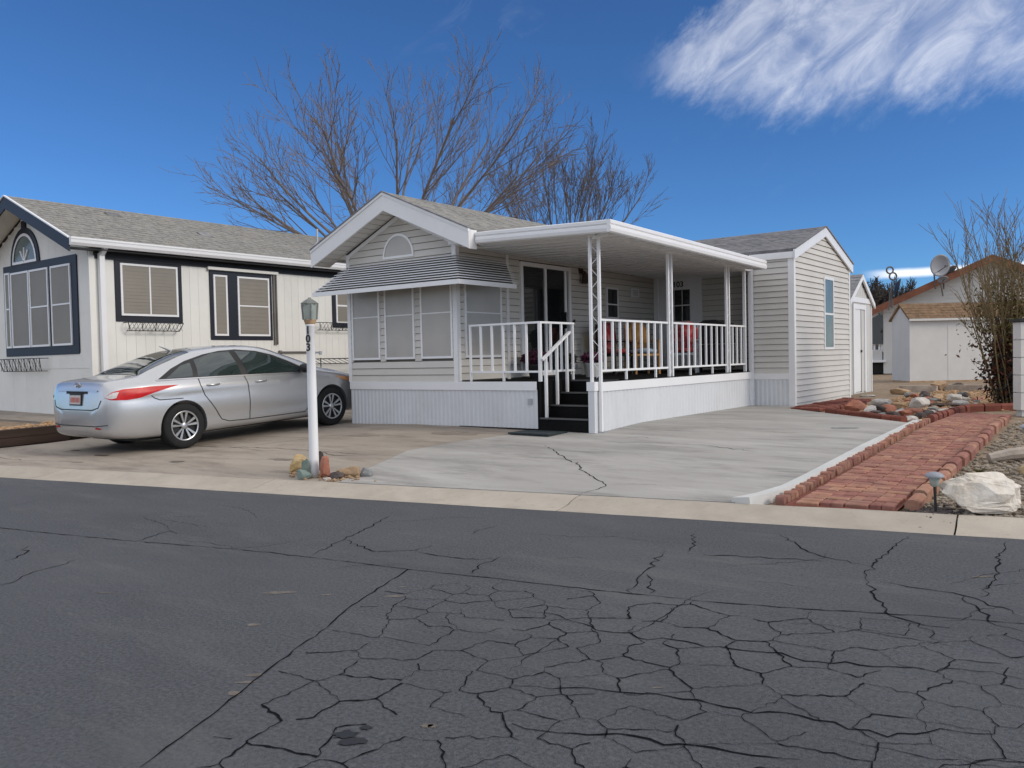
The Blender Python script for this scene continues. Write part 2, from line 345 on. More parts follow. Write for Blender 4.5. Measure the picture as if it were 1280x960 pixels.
# ================================================================== THE SETTING
ss = [-400, -120, -60, -40, -30, -24, -20, -16, -12, -8, -4, 0, 4, 8, 16, 40, 120, 400]
tag(ground_strip('ground', [KW - .02, 1, 2, 3, 4, KW + RAMP, 8, 14, 22, 40, 90, 250, 700], ss, -.03, 'earth'), kind='structure')
tag(ground_strip('ground', [-700, -200, -60, -24], ss, -.004, 'earth'), kind='structure')
street = tag(ground_strip('street', [-24.3, -18, -12, -9, -6, -3, -1.5, -.6, .02], [-200, -80, -40, -20, -12, -8, -4, 0, 4, 8, 20, 80, 200], 0, 'asphalt'), kind='structure')
# cracks in the street: long seams and branching cracks, then the alligator field
SEAM = [[[-2.652,1.427],[-2.772,1.692],[-2.912,1.993],[-3.081,2.32],[-3.243,2.685],[-3.446,3.078],[-3.591,3.461],[-3.736,3.813]],
 [[-7.642,2.976],[-6.999,3.105],[-6.101,3.313],[-5.171,3.578],[-4.527,3.696],[-3.736,3.813],[-3.014,3.955],[-2.533,4.038],[-1.887,4.175],[-1.274,4.37],[-0.875,4.535],[.6,4.95]]]
CRK = [[[-4.55,3.682],[-4.749,4.142],[-4.941,4.604],[-5.155,5.065]],[[-6.101,3.313],[-6.236,3.676],[-6.073,3.633]],[[-5.548,2.147],[-5.789,2.444],[-5.818,2.625],[-5.889,2.765]],[[-6.284,2.464],[-6.398,2.642],[-6.654,2.783]],[[-4.766,4.196],[-4.271,4.048],[-4.065,4.233],[-4.071,4.405]],[[-3.322,3.913],[-3.424,4.155],[-3.433,4.378]],[[-4.031,4.197],[-3.61,4.215],[-3.415,4.311]],[[-1.305,5.127],[-1.349,5.506],[-1.346,5.863],[-1.348,6.41]],[[-0.693,5.034],[-0.69,5.517],[-0.733,6.113],[-0.749,6.566]],[[-1.305,5.127],[-1.139,4.693],[-1.012,4.446],[-0.865,4.391],[-0.739,4.172]],[[-1.207,5.065],[-0.953,5.05],[-0.771,5.019],[-0.569,4.892],[-0.47,4.768]],[[-0.768,5.003],[-0.659,4.754],[-0.564,4.559],[-0.446,4.525]],[[-2.284,4.101],[-2.426,4.458],[-2.467,4.66],[-2.577,5.099]],[[-2.198,4.156],[-2.32,4.418],[-2.411,4.512]],[[-2.431,5.136],[-1.941,5.284],[-1.617,5.386]],[[-2.124,6.033],[-1.782,5.592],[-1.566,5.468],[-1.357,5.406]],[[-2.669,3.496],[-2.395,3.544],[-2.123,3.45],[-1.641,3.537],[-1.223,3.605],[-0.957,3.669],[-0.799,3.741],[-0.496,3.89],[-0.381,3.865]],[[-2.044,2.667],[-1.82,2.797],[-1.526,2.919],[-1.26,2.953],[-1.002,3.035],[-0.829,3.017],[-0.7,3.03],[-0.596,3.146],[-0.46,3.224],[-0.336,3.407]],[[-1.834,2.388],[-1.646,2.421],[-1.428,2.547],[-1.304,2.545],[-1.163,2.62],[-1.032,2.641],[-0.894,2.702]],[[-2.451,5.178],[-2.528,5.474],[-2.651,5.713]]]
zst = lambda x, y: ST + .003
for p in SEAM:
    m = MB(); ribbon(m, p, .007, zst, .006, .06, False, .7); m.build('crack', 'crack', street)
for p in CRK:
    m = MB(); ribbon(m, p, .009, zst, .015, .05); m.build('crack', 'crack', street)
def seamx(y): return -2.652 - (y - 1.427) * .455          # the diagonal seam
rs = random.Random(11); seeds = []
tries = 0
while len(seeds) < 1000 and tries < 90000:
    tries += 1; x, y = rs.uniform(-4.2, 2.6), rs.uniform(-1.6, 4.9)
    if x < seamx(y) - .3 or y > 3.95 + (x + 3.0) * .235 + .2: continue
    md = .105 + .15 * (noise.noise((x * .7, y * .7, 3.1)) + .6)
    if all((x - a) ** 2 + ((y - b) * 1.15) ** 2 > md * md for a, b in seeds): seeds.append((x, y))
vv, ee, ff, *_ = delaunay_2d_cdt([Vector(p) for p in seeds], [], [], 0, 1e-6)
cc = []
for f in ff:
    a, b, c = (vv[i] for i in f); D = 2 * (a.x * (b.y - c.y) + b.x * (c.y - a.y) + c.x * (a.y - b.y))
    ux = (a.length_squared * (b.y - c.y) + b.length_squared * (c.y - a.y) + c.length_squared * (a.y - b.y)) / D
    uy = (a.length_squared * (c.x - b.x) + b.length_squared * (a.x - c.x) + c.length_squared * (b.x - a.x)) / D
    cc.append(Vector((ux, uy)))
emap = {}
for i, f in enumerate(ff):
    for k in range(3): emap.setdefault(tuple(sorted((f[k], f[(k + 1) % 3]))), []).append(i)
cm = MB()
for e, fs_ in emap.items():
    if len(fs_) != 2: continue
    a, b = cc[fs_[0]], cc[fs_[1]]
    if (a - b).length > 1.1 or (a - b).length < .01: continue
    if any(q.x < seamx(q.y) + .01 or q.y > 3.93 + (q.x + 3.0) * .235 for q in (a, b)): continue
    n_ = noise.noise((a.x * .9, a.y * .9, 8.)); thick = .0042 + .0065 * max(0, n_ + .2)
    if rs.random() < .12: continue
    if rs.random() < .10: b = a.lerp(b, .55)
    thick *= rs.choice((.45, .7, .8, 1, 1, 1.35))
    ribbon(cm, [a, b], thick, zst, .006, .028, False, .6)
o = cm.build('crack', 'crack', street); o['kind'] = 'stuff'
hm = MB(); rh = random.Random(77)
for i in range(46):
    x, y = rh.uniform(-9, 1.5), rh.uniform(1.0, 6.2)
    if dist(x, y) > -.25: continue
    a = rh.choice((.22, .22, 1.5, 1.2)) + rh.gauss(0, .25); pts = [(x, y)]
    for k in range(rh.randint(2, 5)): a += rh.gauss(0, .3); x += math.cos(a) * rh.uniform(.1, .3); y += math.sin(a) * rh.uniform(.1, .3); pts.append((x, y))
    if dist(x, y) < -.05: ribbon(hm, pts, .0035, lambda x, y: ST + .0025, .008, .04)
hm.build('crack', 'crack', street)['kind'] = 'stuff'
# worn pale spots where the seal coat has come off, and one oily patch
M['worn'] = mat('worn_spot', (.15, .13, .11), .9, .3, 20, .5, 150)
M['oil'] = mat('oil_patch', (.012, .012, .013), .45, .3, 20)
def blob(x, y, rx, ry, ang, m, name, parent, zf, seed):
    r_ = random.Random(seed); mb = MB(); vs = [(x, y, zf(x, y))]; n = 18
    for i in range(n):
        a = 2 * math.pi * i / n; k = .62 + .5 * r_.random(); u, v = math.cos(a) * rx * k, math.sin(a) * ry * k
        px, py = x + u * math.cos(ang) - v * math.sin(ang), y + u * math.sin(ang) + v * math.cos(ang); vs.append((px, py, zf(px, py)))
    mb.add(vs, [(0, 1 + i, 1 + (i + 1) % n) for i in range(n)]); return mb.build(name, m, parent)
for i, (x, y, rx, ry) in enumerate([(-4.0, 3.02, .10, .03), (-3.73, 3.14, .035, .012), (-3.38, 3.33, .06, .018), (-3.03, 2.15, .045, .02), (-2.93, 1.98, .03, .03), (-2.99, 2.08, .05, .012), (-3.62, 2.57, .035, .022), (-4.88, 2.45, .07, .012), (-3.47, 3.5, .03, .01), (-2.08, 2.2, .03, .02), (-1.55, 2.98, .03, .008), (-.75, 5.5, .07, .02), (-2.06, 2.21, .02, .02)]):
    blob(x, y, rx, ry, .7, 'worn', 'worn_patch', street, lambda x, y: ST + .002, i)
for i, (x, y, rx, ry) in enumerate([(-2.27, 1.98, .05, .035), (-2.20, 1.96, .06, .03), (-2.25, 2.06, .03, .02), (-.75, 2.1, .04, .03)]):
    blob(x, y, rx, ry, .7, 'oil', 'oil_patch', street, lambda x, y: ST + .0045, 40 + i)

# rolled kerb in cast sections, with open joints
kerb = tag(bpy.data.objects.new('kerb', None), kind='structure'); col.objects.link(kerb); ORG[kerb] = Vector((0, 0, 0))
joints = [-60, -30, -20, -15.4, -10.9, -7.62, -4.12, -1.08, 3.2, 8, 20, 60]
for a, b in zip(joints[:-1], joints[1:]):
    m = MB(); n = max(2, int((b - a) / .25)); sk = .11
    prof = [(-.005, -.05), (.0, .004), (.10, .012), (.20, .022), (.30, .050), (.38, .066), (.46, .072), (.47, -.05)]
    for i in range(n + 1):
        for d, z in prof:
            s = a + .007 + (b - a - .014) * i / n + (d - .2) * (sk if abs(a) < 30 else 0); x, y = sd(s, d)
            w_ = .003 * noise.noise((s * 2.1, d * 5, 0)) + .002 * noise.noise((s * 9, d * 14, 4)); m.v.append(Vector((x, y, ST + z + (w_ if z > 0 else 0))))
    q = len(prof)
    for i in range(n):
        for j in range(q - 1): k = i * q + j; m.f.append((k, k + 1, k + q + 1, k + q))
    m.f.append(tuple(range(q))); m.f.append(tuple(n * q + j for j in range(q)))
    m.build('kerb_section', 'kerb', kerb)
m = MB(); 
for a in joints[2:-2]:
    x0, y0 = sd(a - .2 * .11, 0.0); x1, y1 = sd(a + .26 * .11, .46)
    ribbon(m, [(x0, y0), (x1, y1)], .02, lambda x, y: ST + .001, .004, .05, False)
m.build('joint_gap', 'crack', kerb)

# driveway of old tan concrete, newer grey pad
bnd = [(-6.74, 5.86), (-6.81, 6.01), (-7.2, 6.9), (-7.57, 7.74), (-7.50, 8.6), (-7.30, 9.2), (-7.1, 9.97)]
def off(p): return p
sK = lambda x: KA * x + KB + (KW + .012) * KN
drive = tag(patch('driveway', [(-14.25, sK(-14.25)), (-6.72, sK(-6.72))] + bnd[1:] + [(-8.3, 10.2), (-11.0, 10.2), (-11.0, 22), (-14.05, 22), (-14.05, 9)], .0, 'conc_tan', None, .08), kind='structure')
padp = [(-6.70, sK(-6.70)), (-2.62, sK(-2.62)), (-2.56, 7.2), (-2.5, 12.5), (-5.25, 15.2), (-5.2, 16.2), (-6.2, 16.2), (-6.2, 10.1), (-7.08, 10.1)] + [(x + .02, y) for x, y in bnd[::-1]][:-1]
pad = tag(patch('concrete_pad', padp, .006, 'conc_grey', None, .08), kind='structure')
zt = lambda x, y: tz(x, y) + .009
for pts, w_ in (([(-6.15, 8.81), (-5.75, 8.45), (-5.35, 8.08), (-4.95, 7.75), (-4.68, 7.43), (-4.33, 7.1), (-4.12, 6.92), (-4.07, 6.7), (-4.12, 6.45), (-4.15, 6.42)], .012), ([(-4.42, 9.57), (-3.95, 9.45), (-3.51, 9.28)], .008),
                ([(-4.15, 6.93), (-3.9, 7.05), (-3.6, 7.1)], .004), ([(-2.95, 8.2), (-2.75, 8.25), (-2.58, 8.3)], .005), ([(-4.1, 10.85), (-3.95, 10.95), (-3.75, 10.9), (-3.6, 11.0)], .008), ([(-5.6, 9.6), (-5.35, 9.9), (-5.0, 9.8)], .006)):
    m = MB(); ribbon(m, pts, w_, zt, .018, .06); m.build('crack', 'crack', pad)
zd = lambda x, y: tz(x, y) + .003
for pts, w_ in (([(-14.2, 6.9), (-7.45, 7.35)], .012), ([(-11.0, 5.1), (-9.4, 9.9)], .010), ([(-13.6, 4.75), (-12.9, 5.05), (-12.2, 5.05), (-11.2, 5.35)], .01), ([(-8.9, 7.3), (-8.2, 7.1), (-7.6, 7.3)], .01), ([(-10.6, 7.2), (-9.6, 7.0), (-8.9, 7.3)], .006)):
    m = MB(); ribbon(m, pts, w_, zd, .012, .1); m.build('crack', 'crack', drive)
M['stain'] = mat('oil_stain', (.075, .055, .04), .8, .3, 8)
M['stain2'] = mat('faint_stain', (.21, .18, .145), .85, .2, 8)
for i, (x, y, rx, ry, mm) in enumerate([(-11.62, 5.86, .17, .07, 'stain'), (-12.62, 5.98, .13, .04, 'stain'), (-11.2, 5.33, .10, .05, 'stain2'), (-9.9, 5.95, .14, .06, 'stain2'), (-8.6, 6.6, .22, .07, 'stain2'), (-9.4, 8.6, .4, .12, 'stain2'), (-8.1, 9.3, .5, .2, 'stain2')]):
    blob(x, y, rx, ry, .25, mm, 'oil_stain', drive, zd, 90 + i)
for i, (x, y, rx, ry) in enumerate([(-3.2, 11.6, .22, .10), (-2.70, 6.95, .10, .05)]):
    blob(x, y, rx, ry, .3, mat('grey_stain', (.22, .225, .215), .85, .2, 6), 'stain', pad, zt, 120 + i)
tag(patch('neighbour_path', [(-21.5, 6.95), (-16.0, 7.15), (-15.2, 8.0), (-14.45, 9.5), (-14.45, 20), (-16.2, 20), (-16.2, 8.2), (-21.5, 8.2)], .16, 'conc_tan', None, .25), kind='structure')

# ---- brick garden path
path = tag(patch('garden_path', [(-2.36, sK(-2.36)), (-1.54, sK(-1.54)), (-1.56, 14.4), (-2.30, 15.2), (-2.32, 12.6)], .002, 'brick_dark'), kind='structure')
brick_me = {}
def brick_mesh(key, sx, sy, sz, m):
    if key in brick_me: return brick_me[key]
    bm = bmesh.new(); bmesh.ops.create_cube(bm, size=1)
    for v in bm.verts: v.co = Vector((v.co.x * sx, v.co.y * sy, v.co.z * sz))
    bmesh.ops.bevel(bm, geom=bm.edges[:], offset=.006, segments=1, affect='EDGES')
    me = bpy.data.meshes.new('brick'); bm.to_mesh(me); bm.free(); me.materials.append(M[m]); brick_me[key] = me; return me
rb_ = random.Random(3); far = MB()
tilt = math.atan((-(ST + KH)) / RAMP)
def lay(x, y, rz, key, dims, m, par, dz):
    o = bpy.data.objects.new('brick', brick_mesh(key, *dims, m)); o.location = (x, y, tz(x, y) + dz + rb_.uniform(-.004, .004))
    sl_ = tilt if dist(x, y) < KW + RAMP else 0
    o.rotation_euler = (sl_ + rb_.uniform(-.012, .012), rb_.uniform(-.012, .012), rz + rb_.uniform(-.02, .02)); return link(o, par)
bw = .178
nb_ = 0
for r in range(43):
    for c in range(4):
        cx_, cy_ = -2.235 + c * .182 + .03, 6.98 + r * .184 + c * .04
        if dist(cx_, cy_) < .58 or cy_ > 14.4: continue
        for k in (-1, 1):
            if (r + c) % 2: x, y, rz = cx_ + k * .0455, cy_, math.pi / 2
            else: x, y, rz = cx_, cy_ + k * .046, 0
            if nb_ < 290: lay(x, y, rz, 'p%d' % (nb_ % 3), (bw - .002 * (nb_ % 3), .0875, .05), 'brick', path, .003); nb_ += 1
            else: far.box(x - (bw if not rz else .095) / 2, x + (bw if not rz else .095) / 2, y - (.095 if not rz else bw) / 2, y + (.095 if not rz else bw) / 2, -.02, .03)
if far.v: far.build('brick', 'brick', path)['kind'] = 'stuff'
# scalloped brick edging on the pad side
edging = thing('scalloped_edging', (-2.41, 9.6, tz(-2.41, 9.6)), 'row of upright round-topped red edging bricks along the white concrete strip', 'edging')
sc_me = None
for i in range(60):
    y = 6.95 + i * .1; x = -2.43
    if dist(x, y) < .5: x = -2.43 ; 
    if dist(x, y) < .49: continue
    if sc_me is None:
        mb = MB(); pr = [(-.045, -.1), (.045, -.1), (.045, .012), (.036, .034), (.015, .045), (-.015, .045), (-.036, .034), (-.045, .012)]
        mb.prism(pr, -.035, .035, 'x'); t_ = mb.build('edging_brick', 'brick'); sc_me = t_.data; bpy.data.objects.remove(t_)
    o = bpy.data.objects.new('edging_brick', sc_me); link(o, edging)
    o.location = Vector((x + rb_.uniform(-.01, .01), y, tz(x, y) + rb_.uniform(-.012, .012))) - ORG[edging]; o.rotation_euler = (rb_.uniform(-.06, .06), rb_.uniform(-.08, .08), rb_.uniform(-.1, .1))
def edge_run(label, pts, seg, hh, ww, m):
    t = thing('brick_edging', (pts[0][0], pts[0][1], tz(*pts[0])), label, 'edging'); 
    for (x0, y0), (x1, y1) in zip(pts[:-1], pts[1:]):
        l = math.hypot(x1 - x0, y1 - y0); n = max(1, round(l / seg))
        for i in range(n):
            f0, f1 = i / n + .012, (i + 1) / n - .012
            a = Vector((x0 + (x1 - x0) * f0, y0 + (y1 - y0) * f0, 0)); b = Vector((x0 + (x1 - x0) * f1, y0 + (y1 - y0) * f1, 0))
            d = (b - a).normalized(); r_ = Vector((-d.y, d.x, 0)); j = rb_.uniform(-.012, .012); zj = rb_.uniform(-.01, .01)
            mb = MB(); prof = [(-ww / 2, -.08), (-ww / 2, hh * .65), (-ww * .3, hh * .95), (0, hh), (ww * .3, hh * .93), (ww / 2, hh * .6), (ww / 2, -.08)]
            for p in (a, b):
                for u, z in prof: q = p + r_ * (u + j); mb.v.append(Vector((q.x, q.y, tz(p.x, p.y) + z + zj)))
            k = len(prof); mb.f += [(i_, i_ + 1, k + i_ + 1, k + i_) for i_ in range(k - 1)] + [(k - 1, 0, k, 2 * k - 1), tuple(range(k)), tuple(range(k, 2 * k))]
            mb.build('edging_brick', m, t)
    return t
edge_run('low run of rounded red edging bricks between the brick path and the boulder gravel', [(-1.47, 7.1), (-1.50, 10.5), (-1.56, 13.6)], .36, .075, .11, 'brick')
edge_run('dark red edging bricks where the brick path meets the rock bed', [(-2.40, 12.95), (-2.36, 15.6), (-1.7, 16.2)], .3, .10, .12, 'brick_dark')
edge_run('dark red edging along the front of the rock bed beside the grey pad', [(-4.25, 14.45), (-3.5, 13.72), (-2.75, 12.98)], .3, .07, .10, 'brick_dark')
edge_run('dark red edging at the corner of the rock bed by the shed steppers', [(-4.25, 14.5), (-4.35, 17.2)], .3, .07, .10, 'brick_dark')
stp = thing('brick_walk', (-4.75, 16.6, 0), 'narrow walk of worn red bricks against the shed gable wall', 'brick walk')
for r in range(14):
    for c in range(3):
        o = bpy.data.objects.new('brick', brick_mesh('w', .19, .22, .05, 'brick_dark' if rb_.random() < .6 else 'brick')); link(o, stp)
        o.location = Vector((-5.02 + c * .215, 15.25 + r * .25 - c * .16, .004 + rb_.uniform(-.012, .012))) - ORG[stp]; o.rotation_euler = (rb_.uniform(-.04, .04), rb_.uniform(-.04, .04), rb_.uniform(-.05, .05))
# white concrete strip beside the path, flaring at the street
ws = MB(); pts = [(-2.70, 6.73), (-2.60, 7.0), (-2.53, 7.4), (-2.52, 8.0), (-2.52, 10), (-2.50, 12.6)]; wd = [.17, .16, .14, .13, .13, .13]
for (x, y), w_ in zip(pts, wd):
    z = tz(x, y); ws.v += [Vector((x - w_ / 2, y, z - .03)), Vector((x - w_ / 2 + .01, y, z + .045)), Vector((x + w_ / 2 - .01, y, z + .06)), Vector((x + w_ / 2, y, z - .03))]
for i in range(len(pts) - 1):
    for j in range(3): a = i * 4 + j; ws.f.append((a, a + 1, a + 5, a + 4))
ws.f += [(0, 1, 2, 3), (20, 21, 22, 23)]
rootmesh(ws, 'concrete_strip', 'conc_white', (-2.52, 8, tz(-2.52, 8) - .03), 'narrow raised white concrete strip edging the grey pad beside the brick path', 'kerb strip')

# pebbles that nobody could count
def pebbles(name, region, n, r0, r1, m, label, seed, dz=0):
    r_ = random.Random(seed); mb = MB(); ico = [(0, 0, 1), (.894, 0, .447), (.276, .85, .447), (-.724, .526, .447), (-.724, -.526, .447), (.276, -.85, .447), (.6, .45, -.4), (-.3, .7, -.4), (-.75, 0, -.4), (-.2, -.7, -.4), (.65, -.4, -.4)]
    fc = [(0, 1, 2), (0, 2, 3), (0, 3, 4), (0, 4, 5), (0, 5, 1), (1, 6, 2), (2, 7, 3), (3, 8, 4), (4, 9, 5), (5, 10, 1), (6, 7, 2), (7, 8, 3), (8, 9, 4), (9, 10, 5), (10, 6, 1)]
    k = 0
    while k < n:
        p = region(r_)
        if p is None: continue
        k += 1; x, y = p; r = r0 + (r1 - r0) * r_.random() ** 2; a = r_.uniform(0, 6.3); sx_, sy_, sz_ = r * r_.uniform(.8, 1.4), r * r_.uniform(.7, 1.1), r * r_.uniform(.5, .8); z = tz(x, y) - .028 + dz
        mb.add([(x + math.cos(a) * u * sx_ - math.sin(a) * v * sy_, y + math.sin(a) * u * sx_ + math.cos(a) * v * sy_, z + w_ * sz_ + sz_ * .3) for u, v, w_ in ico], fc)
    return tag(mb.build(name, m), label, 'gravel', kind='stuff')
def reg_right(r_):
    x = r_.uniform(-1.42, 2.2); d = .5 + 6.5 * r_.random() ** 1.5; y = KA * x + KB + d * KN
    return (x, y) if y < 15.5 else None
def reg_back(r_):
    x, y = r_.uniform(-4.3, -.2), r_.uniform(13.2, 24)
    return (x, y) if not (-2.45 < x and y < 15.9) and y > 14.4 - (x + 4.25) * .97 and not (x < -4.25 and y < 19) else None
pebbles('gravel', reg_right, 9500, .012, .036, 'pebble', 'fine tan gravel around the white quartz boulder', 5)
pebbles('gravel', reg_back, 3600, .02, .05, 'pebble_orange', 'orange tan pebbles between the rocks behind the grey pad', 6)
pebbles('rubble', lambda r_: (-7.12 + r_.gauss(0, .20), 6.02 + r_.gauss(0, .07)), 130, .015, .04, 'rock_tan', 'small brown rubble between the lamp post rocks', 16, .03)
pebbles('mulch', lambda r_: (-1.30 + r_.gauss(0, .09), 7.14 + r_.gauss(0, .13)), 330, .010, .028, 'rock_dark', 'dark bark chips scattered at the foot of the solar lamp', 15, .012)
pebbles('gravel', lambda r_: (r_.uniform(-16.1, -14.5), r_.uniform(5.2, 8.6)), 900, .025, .06, 'pebble_orange', 'pale pebbles in the raised bed by the neighbouring home', 8, .17)
patch('raised_bed', [(-21.5, 4.6), (-14.5, 5.2), (-14.5, 9.4), (-15.3, 8.0), (-16.0, 7.1), (-21.5, 6.9)], .13, 'earth', None, .2)['kind'] = 'structure'
tm = thing('landscape_timber', (-14.4, 7, -.1), 'dark weathered timber edging the raised pebble bed beside the driveway', 'timber edging')
for a, b in ((4.3, 6.7), (6.73, 9.2)):
    for k in range(2):
        mb = MB(); x0 = -14.47 if a < 5 else -14.40
        z0 = (tz(-14.4, a) + tz(-14.4, b)) / 2 - .03 + k * .13; mb.hexa([(x0 - .08, a, z0), (x0 + .08 - .01 * k, a, z0), (x0 + .14 - .01 * k, b, z0 + .05), (x0 - .02, b, z0 + .05), (x0 - .08, a, z0 + .125), (x0 + .08 - .01 * k, a, z0 + .12), (x0 + .14 - .01 * k, b, z0 + .175), (x0 - .02, b, z0 + .175)])
        mb.build('timber', 'timber', tm)
# ---- rocks
def rock(name, loc, size, m, label, seed, group=None, rz=0, cuts=9, tiltx=0, boxy=.75):
    r_ = random.Random(seed); bm = bmesh.new(); bmesh.ops.create_icosphere(bm, subdivisions=4 if name == 'quartz_boulder' else 3, radius=1)
    pl = []
    for i in range(cuts):
        d = Vector((r_.gauss(0, 1), r_.gauss(0, 1), r_.gauss(0, .8))).normalized(); pl.append((d, r_.uniform(.48, .80)))
    for v in bm.verts:
        p = v.co.copy(); p = Vector([math.copysign(abs(c) ** boxy, c) for c in p]) * .9
        for d, k in pl:
            q = p.dot(d)
            if q > k: p -= d * (q - k) * .93
        p += p.normalized() * (.08 * noise.noise(p * 2.1 + Vector((seed, 0, 0))) + .06 * noise.noise(p * 5 + Vector((0, seed, 0))) + (.045 * noise.cell(p * 3.3) + .03 * noise.noise(p * 11) if name == 'quartz_boulder' else 0)); v.co = p
    zs = min(v.co.z for v in bm.verts); rot = Matrix.Rotation(tiltx, 3, 'Y')
    for v in bm.verts: v.co = rot @ Vector((v.co.x * size[0], v.co.y * size[1], v.co.z * size[2]))
    zs = min(v.co.z for v in bm.verts)
    for v in bm.verts: v.co.z -= zs
    me = bpy.data.meshes.new(name); bm.to_mesh(me); bm.free(); me.materials.append(M[m])
    o = bpy.data.objects.new(name, me); o.location = loc; o.rotation_euler.z = rz; col.objects.link(o); return tag(o, label, 'rock', group)
def onG(x, y, dz=-.03): return (x, y, tz(x, y) - .03 + dz)
rock('quartz_boulder', onG(-.985, 7.29, .02), (.43, .16, .18), 'quartz', 'large white quartz boulder on the gravel beside the solar lamp', 27, None, R(29), 20, 0, .42)
RK = [(-3.95, 14.95, .42, .25, .26, 'rock_red', 'big pointed reddish tan rock at the near end of the rock bed'), (-3.55, 14.35, .17, .12, .2, 'rock_white', 'tall grey white rock leaning by the pointed red rock'), (-4.05, 14.5, .17, .1, .08, 'rock_grey', 'dark grey flat rock before the pointed red rock'), (-3.8, 14.2, .13, .1, .08, 'rock_green', 'green grey rock behind the edging of the rock bed'), (-3.66, 14.1, .12, .09, .07, 'rock_grey', 'small blue grey rock beside the green grey one'),
      (-3.9, 16.6, .30, .2, .2, 'rock_white', 'pale grey slab rock behind the pointed red rock'), (-3.55, 16.2, .3, .18, .16, 'rock_tan', 'low tan rock between two pale rocks'), (-3.15, 16.0, .30, .2, .26, 'rock_white', 'rounded white boulder in the middle of the rock bed'), (-2.85, 15.75, .22, .14, .1, 'rock_grey', 'grey flat stone right of the rounded white boulder'), (-2.62, 15.2, .16, .12, .14, 'rock_white', 'cream stone near the corner of the brick path'), (-2.95, 18.2, .34, .2, .2, 'rock_white', 'white rock far back among orange pebbles'), (-3.3, 18.1, .25, .2, .13, 'rock_grey', 'dull grey rock beside the far white rock'), (-2.72, 13.3, .22, .12, .12, 'rock_white', 'white stone by the corner of the grey pad'), (-3.5, 15.4, .22, .16, .12, 'rock_red', 'dark red stone in front of the rounded white boulder'), (-3.0, 14.9, .2, .12, .08, 'rock_dark', 'dark flat stone among small pebbles'), (-3.5, 18.6, .2, .2, .2, 'rock_dark', 'black brown lava rock behind the pale slab'), (-3.9, 17.7, .16, .15, .14, 'rock_tan', 'small brown rock behind the pale slab rock'),
      (-4.6, 21.3, .4, .25, .18, 'rock_tan', 'tan rock by the little shed door'), (-5.05, 20.2, .3, .2, .08, 'rock_white', 'flat white rock at the shed gable corner'), (-4.1, 23.3, .4, .25, .3, 'rock_tan', 'tan rock in the heap before the back garden'), (-3.75, 23.6, .35, .25, .22, 'rock_dark', 'dark rock in the heap before the back garden'), (-3.3, 13.95, .14, .1, .07, 'rock_tan', 'small tan stone behind the pad edging'), (-2.55, 14.2, .12, .09, .07, 'rock_grey', 'small grey stone beside the path edging')]
for i, (x, y, a, b, c, mm, lb) in enumerate(RK): rock('rock', onG(x, y), (a * .7, b * .7, c * .55), mm, lb, 300 + i, None, rnd.uniform(-.4, 1.2), 14)
rr_ = random.Random(41)
cut_ = (' at ', ' leaning', ' before', ' behind', ' beside', ' between', ' in ', ' right of', ' near', ' far', ' by ', ' among')
def short(l):
    k_ = min([l.find(c) for c in cut_ if c in l] or [len(l)]); return l[:k_]
hue_ = {'rock_tan': 'tan', 'rock_dark': 'blackish', 'rock_red': 'red', 'rock_white': 'pale', 'rock_grey': 'grey'}
k = 0
while k < 64:
    x, y = rr_.uniform(-4.2, -2.5), rr_.uniform(13.2, 20.5)
    if y < 14.75 - (x + 4.25) * .97 or (x > -2.6 and y < 16): continue
    mm = rr_.choice(('rock_tan', 'rock_dark', 'rock_dark', 'rock_red', 'rock_red', 'rock_white', 'rock_grey')); s_ = rr_.uniform(.05, .14)
    rock('stone', onG(x, y), (s_ * rr_.uniform(1, 1.6), s_, s_ * rr_.uniform(.5, .8)), mm, '%s %s stone lying next to the %s' % ('tiny' if s_ < .08 else 'small' if s_ < .11 else 'fist-sized', hue_[mm], short(min(RK, key=lambda q: (q[0] - x) ** 2 + (q[1] - y) ** 2)[6])), 700 + k, 'loose stones of the rock bed', rr_.uniform(0, 3), 12); k += 1
for i, (x, y, rx, ry) in enumerate([(-3.3, 14.4, .5, .22), (-3.2, 15.3, .75, .25), (-2.9, 17.0, .5, .3), (-3.9, 16.1, .35, .4)]):
    blob(x, y, rx, ry, -.5, mat('dark_mulch', (.075, .045, .032), .95, .4, 20, .8, 60), 'mulch_patch', None, lambda x, y: tz(x, y) + .012, 150 + i)['kind'] = 'structure'
bl = thing('timber_border', (-3, 24, -.05), 'low row of weathered tan timbers across the back of the pebble bed', 'border')
for i in range(5): m = MB(); m.box(-4.9 + i * .9, -4.05 + i * .9, 22.6 + .67 * i, 22.75 + .67 * i, -.05, .12); m.build('timber', 'drift', bl)
LRK = [(-7.62, 6.07, .135, .10, .20, 'rock_yellow', 'blocky yellow and white rock at the lamp post foot'), (-7.23, 5.83, .13, .08, .10, 'rock_green', 'green grey slab rock leaning at the lamp post foot'), (-7.26, 5.88, .07, .05, .20, 'rock_green', 'upright dark green rock touching the lamp post'), (-7.07, 5.98, .09, .06, .24, 'rock_red', 'upright red rock beside the lamp post'), (-6.86, 6.12, .22, .10, .12, 'rock_tan', 'long tan brown rock beside the lamp post rocks'), (-6.88, 6.0, .10, .08, .08, 'rock_dark', 'dark crumbly rock below the long tan rock'), (-6.70, 6.22, .09, .07, .11, 'rock_grey', 'grey rock behind the long tan rock'), (-7.5, 6.28, .07, .05, .21, 'rock_dark', 'small dark rock behind the yellow rock'), (-6.95, 5.9, .06, .04, .04, 'rock_white', 'small pale stone below the red rock')]
for i, (x, y, a, b, c, mm, lb) in enumerate(LRK): rock('rock', (x, y, tz(x, y) - .012), (a * 1.0, b * 1.0, c * .66), mm, lb, 500 + i, None, rnd.uniform(0, .6), 14)
rock('rock', onG(-.85, 9.15), (.14, .1, .1), 'rock_yellow', 'yellow rock on the gravel near the driftwood', 610, None, .5)

